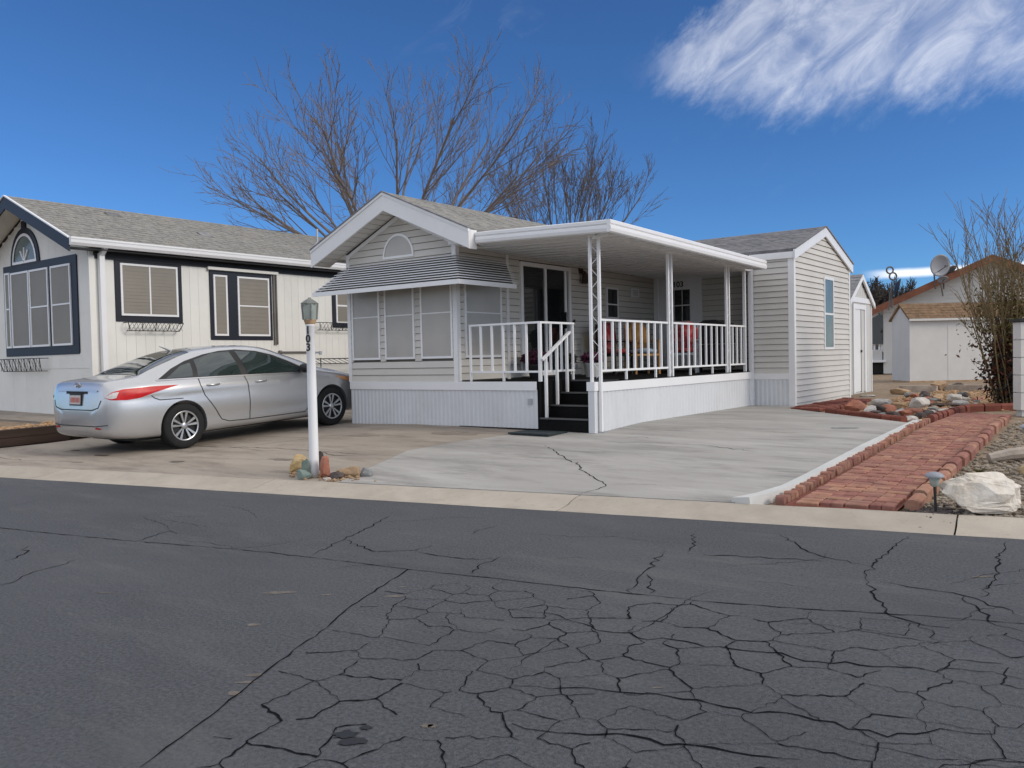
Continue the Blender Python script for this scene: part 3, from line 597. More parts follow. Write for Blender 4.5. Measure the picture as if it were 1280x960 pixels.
# ================================================================== BUILDING HELPERS
class Wall:
    def __init__(s, o, d, n): s.o = Vector((o[0], o[1], 0)); s.d = Vector((d[0], d[1], 0)); s.n = Vector((n[0], n[1], 0))
    def p(s, a, z, out=0.): q = s.o + s.d * a + s.n * out; return Vector((q.x, q.y, z))
    def box(s, mb, a0, a1, z0, z1, o0, o1):
        return mb.hexa([s.p(a0, z0, o0), s.p(a1, z0, o0), s.p(a1, z0, o1), s.p(a0, z0, o1), s.p(a0, z1, o0), s.p(a1, z1, o0), s.p(a1, z1, o1), s.p(a0, z1, o1)])
def siding(par, W, z0, z1, c, ext, holes=(), m='siding', name='siding_board', lip=.022):
    n = int(math.ceil((z1 - z0) / c - 1e-6))
    for i in range(n):
        b = z0 + i * c; t = min(z1, b + c - .008); e0, e1 = ext(b), ext(t - .001); mid = (b + t) / 2
        cuts = sorted((h[0], h[1]) for h in holes if h[2] < mid < h[3]); segs = []; a = None
        lo = min(e0[0], e1[0]); hi = max(e0[1], e1[1]); cur = lo
        for h0, h1 in cuts:
            if h0 > cur: segs.append((cur, min(h0, hi)))
            cur = max(cur, h1)
        if cur < hi: segs.append((cur, hi))
        for s0, s1 in segs:
            if s1 - s0 < .02: continue
            b0, b1 = max(s0, e0[0]), min(s1, e0[1]); t0, t1 = max(s0, e1[0]), min(s1, e1[1])
            if b1 - b0 < .02: continue
            if t1 < t0: t0 = t1 = (t0 + t1) / 2
            mb = MB().hexa([W.p(b0, b, -.01), W.p(b1, b, -.01), W.p(b1, b, lip), W.p(b0, b, lip), W.p(t0, t, -.01), W.p(t1, t, -.01), W.p(t1, t, .003), W.p(t0, t, .003)])
            mb.build(name, m, par)
def window(par, W, a0, a1, z0, z1, fw=.035, fm='white', pm='screen', bars=(), out=.02, name='window', slats=0, label=None):
    mb = MB()
    W.box(mb, a0, a1, z0, z0 + fw, -.01, out); W.box(mb, a0, a1, z1 - fw, z1, -.01, out); W.box(mb, a0, a0 + fw, z0 + fw, z1 - fw, -.01, out); W.box(mb, a1 - fw, a1, z0 + fw, z1 - fw, -.01, out)
    w_ = mb.build(name, fm, par)
    mb = MB(); W.box(mb, a0 + fw, a1 - fw, z0 + fw, z1 - fw, -.01, out - .012); mb.build('pane', pm, w_)
    for k, v, t in bars:
        mb = MB()
        if k == 'h': W.box(mb, a0 + fw, a1 - fw, v - t / 2, v + t / 2, -.01, out - .003)
        else: W.box(mb, v - t / 2, v + t / 2, z0 + fw, z1 - fw, -.01, out - .003)
        mb.build('glazing_bar', fm, w_)
    if slats:
        for i in range(slats):
            z = z0 + fw + (z1 - z0 - 2 * fw) * (i + .5) / slats; mb = MB(); W.box(mb, a0 + fw + .01, a1 - fw - .01, z - .006, z + .006, out - .014, out - .008); mb.build('blind_slat', pm, w_)
    if label: w_['label'] = label
    return w_
def corrugated(par, W, a0, a1, z0f, z1, pitch, m, name='skirting', out=.0):
    mb = MB(); n = int((a1 - a0) / (pitch / 4)); 
    offs = [0, .012, .012, 0]
    for i in range(n + 1):
        a = a0 + (a1 - a0) * i / n; o_ = out + offs[i % 4] + .003 * noise.noise((a * 1.7, 0, W.o.x)); mb.v += [W.p(a, z0f(a), o_), W.p(a, z1, o_)]
    mb.f += [(2 * i, 2 * i + 2, 2 * i + 3, 2 * i + 1) for i in range(n)]
    # a back so it has thickness
    k = len(mb.v); mb.v += [W.p(a0, z0f(a0), -.02), W.p(a0, z1, -.02), W.p(a1, z0f(a1), -.02), W.p(a1, z1, -.02)]
    mb.f += [(k, k + 1, k + 3, k + 2), (0, 1, k + 1, k), (2 * n, 2 * n + 1, k + 3, k + 2)]
    return mb.build(name, m, par)
def shingles(par, A, B, C, D, n, m, name='roof', th=.012, parent_name=None, thick=.05):
    """stepped shingle courses over the quad eave A-B, ridge D-C"""
    A, B, C, D = map(Vector, (A, B, C, D)); nn = (B - A).cross(D - A).normalized()
    if nn.z < 0: nn = -nn
    mb = MB(); mb.hexa([A - nn * thick, B - nn * thick, C - nn * thick, D - nn * thick, A, B, C, D]); r_ = mb.build(name, m, par)
    mb = MB(); rr = random.Random(n)
    for i in range(n):
        f0, f1 = i / n, min(1, (i + 1.15) / n); p0, q0, p1, q1 = A.lerp(D, f0), B.lerp(C, f0), A.lerp(D, f1), B.lerp(C, f1); L_ = (q0 - p0).length; k = max(1, int(L_ / .3)); cur = 0
        while cur < 1:
            nx = min(1, cur + rr.uniform(.6, 1.4) / k); h = th * rr.uniform(.6, 1.25)
            if 1 - nx < .3 / k: nx = 1
            a, b, c, d = p0.lerp(q0, cur + .0005), p0.lerp(q0, nx - .0005), p1.lerp(q1, nx - .0005), p1.lerp(q1, cur + .0005)
            mb.hexa([a + nn * .001, b + nn * .001, c + nn * .0005, d + nn * .0005, a + nn * h, b + nn * h, c + nn * .003, d + nn * .003]); cur = nx
    mb.build('shingle', m, r_)['kind'] = 'stuff'
    return r_

# ================================================================== THE PARK-MODEL HOME
XL, XR, YF, YB, DZ = -11.05, -8.59, 9.99, 16.6, .67
home = thing('park_model_home', (-9.8, 13, 0), 'pale grey vinyl-sided park home with slatted awning over its front windows', 'house')
Wf = Wall((XL, YF), (1, 0), (0, -1)); Ws = Wall((XR, YF), (0, 1), (1, 0))
mb = MB(); mb.box(XL + .005, XR - .012, YF + .012, 21.5, .05, 2.86)
mb.prism([(XL + .005, 2.86), (XR - .012, 2.86), (-9.8, 3.42)], YF + .012, 21.4, 'y'); mb.build('wall', 'gap_shade', home)
wz0, wz1 = 1.04, 2.26
fw_ = [(-10.965, -10.285), (-10.165, -9.485), (-9.345, -8.665)]
holes = [(a - XL, b - XL, wz0, wz1) for a, b in fw_]
def gab(z):
    if z < 2.86: return (.0, XR - XL)
    k = (z - 2.86) / .56 * 1.25; return (k, XR - XL - k)
siding(home, Wf, DZ, 3.40, .112, gab, holes)
for i, (a, b) in enumerate(fw_):
    window(home, Wf, a - XL, b - XL, wz0, wz1, .035, 'white', 'screen', [('h', 1.765, .018)], .03)
shole = [(.17, 1.13, wz0, wz1), (1.66, 3.24, .6, 2.70), (4.57, 5.03, 1.77, 2.40), (3.60, 4.06, .62, 1.47)]
siding(home, Ws, DZ + .02, 2.86, .112, lambda z: (.0, 6.61), shole)
window(home, Ws, .17, 1.13, wz0, wz1, .04, 'white', 'screen', [('h', 1.765, .018)], .03)
window(home, Ws, 4.57, 5.03, 1.77, 2.40, .035, 'white', 'glass', [('h', 2.06, .025)], .03)
# corner posts and trims
mb = MB(); mb.box(XR - .06, XR + .024, YF - .024, YF + .06, DZ, 2.84); mb.build('corner_trim', 'trim', home)
mb = MB(); mb.box(XL - .024, XL + .05, YF - .024, YF + .06, DZ, 2.84); mb.build('corner_trim', 'trim', home)
mb = MB(); Ws.box(mb, 1.27, 1.34, DZ, 2.83, 0, .026); mb.build('vertical_trim', 'trim', home)
mb = MB(); Ws.box(mb, 0, 6.58, 2.79, 2.85, 0, .03); mb.build('frieze_trim', 'trim', home)
for sx_ in (-1, 1):   # sloping frieze along the gable
    mb = MB(); x0 = -9.8 + sx_ * 1.23; mb.hexa([(x0, YF - .022, 2.80), (x0, YF, 2.80), (-9.8, YF, 3.35), (-9.8, YF - .022, 3.35), (x0, YF - .022, 2.86), (x0, YF, 2.86), (-9.8, YF, 3.42), (-9.8, YF - .022, 3.42)]); mb.build('gable_frieze', 'trim', home)
# half-round gable vent
g = MB(); n = 18; cx_, cz_, rx_, rz_ = -9.81, 2.745, .35, .36
for k in (1.0, .90):
    for i in range(n + 1): a = math.pi * i / n; g.v.append(Vector((cx_ + math.cos(a) * rx_ * k, YF - .03, cz_ + math.sin(a) * rz_ * k)))
for i in range(n): g.f.append((i, i + 1, n + 2 + i, n + 1 + i))
k = len(g.v); g.v += [v + Vector((0, .03, 0)) for v in g.v[:n + 1]]; g.f += [(i, i + 1, k + i + 1, k + i) for i in range(n)]
g.box(cx_ - rx_, cx_ + rx_, YF - .032, YF, cz_ - .035, cz_)
hv = g.build('half_round_vent', 'white', home)
g = MB(); g.v.append(Vector((cx_, YF - .022, cz_)))
for i in range(n + 1): a = math.pi * i / n; g.v.append(Vector((cx_ + math.cos(a) * rx_ * .95, YF - .022, cz_ + math.sin(a) * rz_ * .95)))
g.f = [(0, 1 + i, 2 + i) for i in range(n)]; g.build('screen', 'screen', hv)
# base trim, skirting
mb = MB(); mb.box(XL, -7.07, YF - .03, YF, .54, DZ); mb.build('base_trim', 'white', home)
corrugated(home, Wf, 0, XR - XL, lambda a: -.03 - .05 * max(0, 1 - a / 1.5), .54, .085, 'skirt', out=.004)
# roof: front overhang to Y=9.62, eaves at X -11.5 / -8.0
PX_, PZ, EZ, RY0, RY1 = -9.76, 3.73, 2.96, 9.62, 21.8; EL, ER = -11.55, -7.98
shingles(home, (EL, RY0, EZ), (EL, RY1, EZ), (PX_, RY1, PZ), (PX_, RY0, PZ), 14, 'shingle')
shingles(home, (ER, RY1, EZ), (ER, RY0, EZ), (PX_, RY0, PZ), (PX_, RY1, PZ), 14, 'shingle')
def barge(par, x0, z0, x1, z1, y, hb, m, dark=True):
    mb = MB(); mb.hexa([(x0, y - .03, z0 - hb), (x0, y, z0 - hb), (x1, y, z1 - hb), (x1, y - .03, z1 - hb), (x0, y - .03, z0 - .01), (x0, y, z0 - .01), (x1, y, z1 - .01), (x1, y - .03, z1 - .01)]); b_ = mb.build('barge_board', m, par)
    mb = MB(); mb.hexa([(x0, y - .045, z0 - .05), (x0, y - .03, z0 - .05), (x1, y - .03, z1 - .05), (x1, y - .045, z1 - .05), (x0, y - .045, z0 - .008), (x0, y - .03, z0 - .008), (x1, y - .03, z1 - .008), (x1, y - .045, z1 - .008)]); mb.build('drip_moulding', m, b_)
    if dark:
        mb = MB(); mb.hexa([(x0, y - .055, z0 - .006), (x0, y + .02, z0 - .006), (x1, y + .02, z1 - .006), (x1, y - .055, z1 - .006), (x0, y - .055, z0 + .014), (x0, y + .02, z0 + .014), (x1, y + .02, z1 + .014), (x1, y - .055, z1 + .014)]); mb.build('drip_edge', 'shingle_dark', b_)
barge(home, EL, EZ, PX_, PZ, RY0, .30, 'trim'); barge(home, ER, EZ, PX_, PZ, RY0, .30, 'trim')
# slatted soffit under the front overhang, both slopes
for x0, x1 in ((EL + .02, PX_), (ER - .02, PX_)):
    for i in range(13):
        f0, f1 = i / 13, (i + .88) / 13
        xa, xb = x0 + (x1 - x0) * f0, x0 + (x1 - x0) * f1; za, zb = EZ - .25 + (PZ - EZ) * f0, EZ - .25 + (PZ - EZ) * f1
        mb = MB().hexa([(xa, RY0 + .002, za - .02), (xb, RY0 + .002, zb - .02), (xb, YF + .0, zb - .02), (xa, YF + .0, za - .02), (xa, RY0 + .002, za), (xb, RY0 + .002, zb), (xb, YF + .0, zb), (xa, YF + .0, za)]); mb.build('soffit_slat', 'siding', home)
mb = MB(); mb.box(EL, EL + .03, RY0 + .01, RY1, EZ - .16, EZ - .02); mb.build('eave_fascia', 'trim', home)
mb = MB(); mb.box(ER - .03, ER, RY0 + .004, 9.78, EZ - .3, EZ - .02); mb.build('eave_fascia', 'trim', home)
mb = MB(); mb.box(EL + .03, XL, YF, RY1, EZ - .12, EZ - .09); mb.build('soffit', 'trim', home)
# sliding glass door
sdr = MB()
for a0, a1, z0, z1, o1 in ((1.66, 1.73, .70, 2.68, .045), (3.17, 3.24, .70, 2.68, .045), (1.73, 3.17, 2.61, 2.68, .045), (1.73, 3.17, .70, .76, .05)): Ws.box(sdr, a0, a1, z0, z1, -.02, o1)
sd_ = sdr.build('sliding_door', 'white', home)
mb = MB(); Ws.box(mb, 1.73, 3.17, .76, 2.61, -.03, .004); mb.build('pane', 'glass', sd_)
mb = MB(); Ws.box(mb, 2.40, 2.46, .76, 2.61, 0, .03); mb.build('stile', 'white', sd_)
mb = MB(); Ws.box(mb, 3.06, 3.12, .76, 2.61, 0, .024); mb.build('stile', 'white', sd_)
mb = MB(); Ws.box(mb, 3.02, 3.05, 1.55, 1.85, .0, .06); mb.build('handle', 'black', sd_)
# wall fittings
f_ = MB(); Ws.box(f_, 3.60, 4.06, .64, 1.47, 0, .02); cd_ = f_.build('cabinet_frame', 'siding', home)
f_ = MB(); Ws.box(f_, 3.64, 4.02, .68, 1.42, .02, .032); f_.build('cabinet_door', 'cream', cd_)
f_ = MB(); Ws.box(f_, 5.56, 5.92, 2.25, 2.43, 0, .03); ve = f_.build('wall_vent', 'white', home)
for i in range(4): f_ = MB(); Ws.box(f_, 5.63, 5.85, 2.285 + i * .03, 2.300 + i * .03, .03, .034); f_.build('louvre', 'galv', ve)
f_ = MB(); Ws.box(f_, 3.55, 3.70, 2.60, 2.70, 0, .03); f_.lathe(Ws.p(3.63, 2.5, .11), [(.02, -.10), (.075, -.09), (.055, .08), (.025, .12), (.01, .14)], 8); f_.bar(Ws.p(3.63, 2.66, 0), Ws.p(3.63, 2.63, .11), .02); f_.build('wall_lamp', 'bronze', home)
f_ = MB(); Ws.box(f_, 3.37, 3.44, .80, .88, 0, .03); f_.build('outlet', 'galv', home)
f_ = MB(); Ws.box(f_, 3.33, 3.37, 1.66, 1.72, 0, .04); f_.build('door_bell', 'bronze', home)
# back wall of the porch, with the panelled entry door
Wb = Wall((XR, YB), (1, 0), (0, -1))
mb = MB(); mb.box(XR, -6.12, YB + .012, YB + .12, .3, 2.86); mb.build('wall', 'gap_shade', home)
siding(home, Wb, DZ + .02, 2.86, .112, lambda z: (0, 2.47), [(.02, 1.14, .6, 2.74)])
ed = MB()
for a0, a1, z0, z1 in ((.03, .13, .68, 2.76), (1.05, 1.15, .68, 2.76), (.13, 1.05, 2.68, 2.76)): Wb.box(ed, a0, a1, z0, z1, -.01, .045)
e_ = ed.build('door_frame', 'white', home)
mb = MB(); Wb.box(mb, .13, 1.05, .70, 2.68, -.02, .012); dd = mb.build('entry_door', 'white', home)
for i in range(3):
    for j in range(4):
        mb = MB(); a = .33 + i * .185; z = 1.05 + j * .345; Wb.box(mb, a, a + .165, z, z + .32, 0, .018); mb.build('pane', 'glass', dd)
mx = Matrix.Translation(Wb.p(.60, 2.52, .016)) @ Matrix.Rotation(math.pi / 2, 4, 'X')
put_text('103', .17, mx, 'black', dd)
mb = MB(); mb.lathe(Wb.p(.20, 1.65, .04), [(.025, -.03), (.03, .0), (.02, .03)], 10, 'y'); mb.build('door_knob', 'bronze', dd)

# ---- window awning of overlapping metal slats, wrapping the corner
aw = thing('window_awning', (-9.8, 9.7, 2.2), 'white louvred aluminium awning wrapping the corner over the front windows', 'awning')
NS = 10
for i in range(NS):
    f0 = i / NS; f1 = (i + 1) / NS; yt, yb = 9.975 - .52 * f0, 9.975 - .52 * (f1 + .03); zt_, zb = 2.66 - .45 * f0, 2.66 - .45 * f0 - .020
    xr0, xr1 = -8.575 + .50 * f0, -8.575 + .50 * (f1 + .03); xl = -11.02 - .30 * f1
    mb = MB().hexa([(xl, yb, zb - .004), (xr1, yb, zb - .004), (xr0, yt, zt_ - .004), (xl, yt, zt_ - .004), (xl, yb, zb), (xr1, yb, zb), (xr0, yt, zt_), (xl, yt, zt_)])
    mb.box(xl, xr1, yb - .004, yb + .003, zb - .006, zb + .002); mb.build('awning_slat', 'white', aw)
    ye = 11.30 - .42 * f1
    mb = MB().hexa([(xr0, yt, zt_ - .004), (xr1, yb, zb - .004), (xr1, ye, zb - .004), (xr0, ye, zt_ - .004), (xr0, yt, zt_), (xr1, yb, zb), (xr1, ye, zb), (xr0, ye, zt_)])
    mb.box(xr1 - .003, xr1 + .004, yb, ye, zb - .006, zb + .002); mb.build('awning_slat', 'white', aw)
mb = MB(); mb.box(-11.34, -8.055, 9.425, 9.452, 2.135, 2.205); mb.box(-8.08, -8.055, 9.452, 10.86, 2.135, 2.205); mb.build('front_rail', 'white', aw)
mb = MB(); mb.add([(-11.33, 9.45, 2.14), (-11.33, 9.45, 2.20), (-11.03, 9.97, 2.64), (-11.03, 9.97, 2.50)], [(0, 1, 2, 3)]); mb.add([(-11.335, 9.45, 2.14), (-11.335, 9.45, 2.20), (-11.035, 9.97, 2.64), (-11.035, 9.97, 2.50)], [(3, 2, 1, 0)])
mb.v += []; mb.build('end_panel', 'white', aw)
for x in (-11.0, -9.8, -8.62): mb = MB(); mb.bar((x, 9.45, 2.16), (x, 9.97, 2.42), .02); mb.build('support_arm', 'white', aw)

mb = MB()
mb.add([(-11.30, 9.47, 2.155), (-8.10, 9.47, 2.155), (-8.59, 9.965, 2.60), (-11.0, 9.965, 2.60)], [(0, 1, 2, 3)]); mb.add([(-8.10, 9.47, 2.155), (-8.10, 10.85, 2.155), (-8.575, 11.28, 2.60), (-8.59, 9.965, 2.60)], [(0, 1, 2, 3)]); mb.build('slat_gap_shade', 'gap_shade', aw)  # dark sheet added under the slats, stands in for shade in their gaps
# ---- porch deck, steps, roof, rails
XD, YD0, YD1 = -6.10, YF, 15.83
porch = thing('porch', (-7.3, 12.9, 0), 'raised covered side porch with white railings and a flat metal roof', 'porch')
mb = MB(); mb.box(XR + .02, -7.06, YF - .02, 10.86, .55, DZ); mb.box(XR + .02, XD + .02, 10.86, YB, .55, DZ); mb.build('deck', 'carpet', porch)
mb = MB(); mb.box(XD - .01, XD + .03, YF + .14, YD1, .525, DZ - .015); mb.build('deck_fascia', 'white', porch)
Wd = Wall((XD, YF + .1), (0, 1), (1, 0)); Wdf = Wall((XR, YF), (1, 0), (0, -1))
corrugated(porch, Wdf, .0, -7.07 - XR, lambda a: -.02, .54, .085, 'skirt', out=.004)
corrugated(porch, Wd, .0, YD1 - YF - .1, lambda a: -.055, .525, .115, 'skirt', out=.004)
mb = MB(); mb.box(-6.19, -6.09, 9.965, 10.07, -.05, .54); mb.build('corner_panel', 'skirt', porch)
mb = MB(); mb.box(-6.205, -6.075, 9.95, 10.085, .54, .665); mb.build('corner_cap', 'white', porch)
mb = MB(); Wdf.box(mb, 1.36, 1.43, .33, .42, .005, .03); ou = mb.build('outlet_box', 'galv', porch)
# steps cut into the deck
for i in range(4):
    y0 = 9.99 + .28 * i; z1 = -.03 + .175 * (i + 1)
    mb = MB(); mb.box(-7.03, -6.20, y0, 10.90 if i < 3 else 11.2, -.06 if i == 0 else z1 - .18, z1 - .006); st_ = mb.build('step', 'carpet', porch)
    mb = MB(); mb.box(-7.03, -6.21, y0 - .012, y0 + .03, z1 - .022, z1); mb.build('nosing', 'nosing', st_)
mb = MB(); mb.box(-7.07, -7.03, 9.985, 11.0, -.05, DZ); mb.build('stair_side', 'carpet', porch)
mb = MB(); mb.box(-6.20, -6.19, 9.985, 11.0, -.05, DZ - .01); mb.build('stair_side', 'carpet', porch)
def tubebar(par, a, b, w_=.032, name='baluster', m='white'): mb = MB(); mb.bar(a, b, w_); return mb.build(name, m, par)
RT_, RB_ = 1.535, .815
def rail_run(p0, p1, ts, feet=()):
    p0 = Vector(p0); p1 = Vector(p1)
    a, b = p0.copy(), p1.copy()
    for z, nm, w_ in ((RT_, 'top_rail', .042), (RB_, 'bottom_rail', .034)):
        mb = MB(); mb.bar((a.x, a.y, z), (b.x, b.y, z), w_, .03); mb.build(nm, 'white', porch)
    for t in ts:
        q = p0.lerp(p1, t); tubebar(porch, (q.x, q.y, RB_), (q.x, q.y, RT_ - .012), .03)
    for t in feet:
        q = p0.lerp(p1, t); tubebar(porch, (q.x, q.y, DZ), (q.x, q.y, RB_ - .012), .03, 'rail_foot')
rail_run((-8.37, 10.03, 0), (-7.06, 10.03, 0), [0.01, .17, .335, .5, .665, .83], (.01, .5))
tubebar(porch, (-7.04, 10.03, DZ), (-7.04, 10.03, RT_ + .01), .045, 'newel_post')
rail_run((-7.05, 10.05, 0), (-7.05, 10.95, 0), [.3, .62, .97], (.97,))
rail_run((-6.12, 10.2, 0), (-6.12, 12.28, 0), [.06 + .1045 * i for i in range(9)], (.35, .8))
rail_run((-6.12, 12.48, 0), (-6.12, 14.63, 0), [.06 + .108 * i for i in range(9)], (.3, .72))
rail_run((-6.12, 14.8, 0), (-6.12, 15.53, 0), [.22, .5, .78], ())
# stair rail: a sloping rail on three posts that stand on the treads
hr = [(-6.97, 10.07), (-6.97, 10.36), (-6.97, 10.63)]
mb = MB(); mb.bar((-6.97, 9.98, .985), (-6.97, 10.72, 1.40), .045, .032); mb.build('stair_rail', 'white', porch)
for i, (x, y) in enumerate(hr): tubebar(porch, (x, y, .142 + .175 * i), (x, y, .985 + (y - 9.98) * .561 - .015), .036, 'stair_post')
# columns: paired tubes with a scroll between
def column(y, x=-6.12, z0=DZ, second=None, gap=.12):
    c_ = tubebar(porch, (x, y, z0), (x, y, 2.72), .038, 'column_tube'); x2, y2, zz = (x, y + gap, z0) if second is None else second
    tubebar(porch, (x2, y2, zz), (x2, y2, 2.72), .038, 'column_tube')
    pts = []
    for i in range(97):
        t = i / 96; a = t * 12 * math.pi; k = .5 + .40 * math.sin(a); pts.append((x + (x2 - x) * k, y + (y2 - y) * k, z0 + .05 + (2.62 - z0) * t))
    mb = MB(); mb.tube(pts, .0045, n=4); mb.build('column_scroll', 'white', porch)
column(10.02, -6.155, DZ - .005, (-6.05, 10.08, -.055)); column(12.33); column(14.68)
tubebar(porch, (-6.12, 15.56, DZ), (-6.12, 15.56, 2.70), .05, 'column_tube')
mb = MB(); mb.box(-6.10, -6.03, 15.70, 15.80, -.05, 2.66); mb.build('downspout', 'white', porch)
mb = MB(); mb.box(-6.10, -6.00, 10.05, 10.18, -.055, -.03); mb.build('column_foot', 'galv', porch)
# roof: pan panels running out from the wall, a beam, gutter fascias
GX, GY = -5.70, 9.76
def rz(x, y): return 2.70 + (x - GX) * -.032 - (y - GY) * .016
ny = 23
for i in range(ny):
    y0 = GY + .03 + (YB - .02 - GY) * i / ny; y1 = GY + .03 + (YB - .02 - GY) * (i + 1) / ny - .008
    xo = GX + .02 if y1 < 15.6 else -6.13
    mb = MB().hexa([(XR + .03, y0, rz(XR, y0) + .0), (xo, y0, rz(xo, y0) + .0), (xo, y1, rz(xo, y1) + .0), (XR + .03, y1, rz(XR, y1) + .0), (XR + .03, y0, rz(XR, y0) + .05), (xo, y0, rz(xo, y0) + .05), (xo, y1, rz(xo, y1) + .05), (XR + .03, y1, rz(XR, y1) + .05)])
    p_ = mb.build('roof_panel', 'trim', porch)
    mb = MB(); mb.bar((XR + .05, y1 - .012, rz(XR, y1) - .008), (xo - .02, y1 - .012, rz(xo, y1) - .008), .014, .016); mb.build('panel_rib', 'trim', p_)
mb = MB(); mb.hexa([(-6.20, 9.95, 2.70), (-6.04, 9.95, 2.70), (-6.04, 15.78, 2.61), (-6.20, 15.78, 2.61), (-6.20, 9.95, 2.745), (-6.04, 9.95, 2.745), (-6.04, 15.78, 2.66), (-6.20, 15.78, 2.66)]); mb.v = [v + Vector((0, 0, -.02)) for v in mb.v]; mb.build('roof_beam', 'trim', porch)
def gutter(a, b, outn, name='gutter'):
    a = Vector(a); b = Vector(b); o_ = Vector(outn); prof = [(0, -.025), (.03, -.035), (.055, -.02), (.065, .02), (.06, .055), (.045, .068), (.05, .075), (.06, .085), (.06, .125), (.05, .135), (0, .135)]
    mb = MB(); k = len(prof)
    for p in (a, b):
        for u, z in prof: q = p + o_ * u; mb.v.append(Vector((q.x, q.y, q.z + z)))
    mb.f += [(i, (i + 1) % k, k + (i + 1) % k, k + i) for i in range(k)] + [tuple(range(k)), tuple(range(k, 2 * k))]; return mb.build(name, 'white', porch)
gutter((-7.96, GY + .02, rz(-7.96, GY) - .0), (GX, GY + .02, rz(GX, GY)), (0, -1, 0), 'front_fascia'); gutter((GX - .0, GY - .045, rz(GX, GY)), (GX, 15.47, rz(GX, 15.47)), (1, 0, 0))
mb = MB(); mb.bar((GX - .40, 10.02, 2.665), (GX - .1, 9.98, 2.69), .05); mb.build('gutter_elbow', 'white', porch)
# ---- things on the porch
mt = MB(); mt.box(-7.22, -6.52, 9.45, 9.93, tz(-6.9, 9.7) + .008, tz(-6.9, 9.7) + .03); rootmesh(mt, 'door_mat', 'mat_teal', (-6.87, 9.7, tz(-6.9, 9.7)), 'dark teal mat on the ground at the foot of the black steps', 'mat')
def plant(loc, label, rad, hgt, n, lm, pm, seed, name='potted_plant', pr=.14):
    t = thing(name, loc, label, 'plant', 'flower pots at the sliding door'); r_ = random.Random(seed); L0 = Vector(loc)
    mb = MB(); mb.lathe(L0, [(pr * .75, 0), (pr, .2), (pr * 1.08, .2), (pr * 1.08, .24), (pr * .9, .24), (pr * .85, .2)], 14); mb.build('pot', pm, t)
    mb = MB()
    for i in range(n):
        a = r_.uniform(0, 6.3); rr = rad * math.sqrt(r_.random()); h = hgt * r_.uniform(.4, 1) * (1 - .4 * rr / rad); c = L0 + Vector((math.cos(a) * rr, math.sin(a) * rr, .2 + h)); d = Vector((r_.gauss(0, 1), r_.gauss(0, 1), r_.gauss(.3, .6))).normalized(); e = d.cross(Vector((r_.gauss(0, 1), r_.gauss(0, 1), r_.gauss(0, 1)))).normalized(); s_ = r_.uniform(.02, .045)
        mb.add([c - d * s_ * 1.6, c + e * s_ * .6, c + d * s_ * 1.6, c - e * s_ * .6], [(0, 1, 2, 3)])
        if i % 6 == 0: mb.tube([L0 + Vector((0, 0, .2)), c], .004, .002, 3)
    mb.build('leaves', lm, t)
    return t
plant((-8.25, 11.62, DZ), 'bushy purple and dark plant by the sliding door in a dark pot', .24, .32, 420, 'flower', 'black', 1)
plant((-7.75, 11.72, DZ), 'dark leafed plant in a low pot before the sliding door', .22, .26, 380, 'leaf_dark', 'black', 2)
plant((-7.55, 12.3, DZ), 'magenta flowered plant in a pale pot by the stair rail', .18, .25, 320, 'flower', 'conc_white', 3)
def chair(loc, label, cloth, fm, rz_, seat):
    t = thing('porch_chair', loc, label, 'chair', None, rz_, local=True)
    for x in (-.24, .24):
        for y in (-.22, .22): mb = MB(); mb.bar((x, y, 0), (x, y, .62 if y < 0 else .95), .035); mb.build('leg', fm, t)
        mb = MB(); mb.bar((x, -.26, .62), (x, .24, .62), .06, .025); mb.build('arm', fm, t)
    mb = MB(); mb.box(-.25, .25, -.24, .22, .34, .38); mb.build('seat_frame', fm, t)
    def cush(name, x0, x1, y0, y1, z0, z1, m, rot=0):
        bm = bmesh.new(); bmesh.ops.create_cube(bm, size=1); bmesh.ops.bevel(bm, geom=bm.edges[:], offset=.22, segments=3, affect='EDGES')
        for v in bm.verts: v.co = Vector(((x0 + x1) / 2 + v.co.x * (x1 - x0), (y0 + y1) / 2 + v.co.y * (y1 - y0) + rot * v.co.z, (z0 + z1) / 2 + v.co.z * (z1 - z0)))
        me = bpy.data.meshes.new(name); bm.to_mesh(me); bm.free(); me.materials.append(M[m])
        for p in me.polygons: p.use_smooth = True
        link(bpy.data.objects.new(name, me), t)
    cush('seat_cushion', -.24, .24, -.24, .2, .38, .48, seat); cush('back_cushion', -.24, .24, .12, .24, .46, .98, cloth, .1)
    return t
chair((-7.55, 14.1, DZ), 'tan wooden porch chair with a blue grey seat cushion behind the railing', 'wood', 'wood', R(55), 'blue_cloth')
chair((-7.95, 13.75, DZ), 'red cushioned porch chair against the wall beside the wooden chair', 'red_cloth', 'black', R(80), 'red_cloth')
chair((-7.0, 14.75, DZ), 'porch chair with red patterned cushions behind the railing', 'red_cloth', 'galv', R(20), 'red_cloth')
gr = thing('barbecue_grill', (-6.65, 15.35, DZ), 'black lidded barbecue grill at the back of the porch', 'grill')
mb = MB(); mb.prism([(-.35, .72), (.35, .72), (.36, .82), (.30, .93), (.12, 1.0), (-.1, 1.0), (-.30, .90), (-.36, .80)], -.25, .25, 'y'); mb.v = [v + Vector((-6.65, 15.35, DZ)) for v in mb.v]; mb.build('lid', 'black', gr)
mb = MB(); mb.box(-6.99, -6.31, 15.12, 15.58, DZ + .55, DZ + .72); mb.build('firebox', 'black', gr)
mb = MB(); mb.box(-6.97, -6.33, 15.14, 15.56, DZ + .08, DZ + .53); mb.build('cart', 'black', gr)
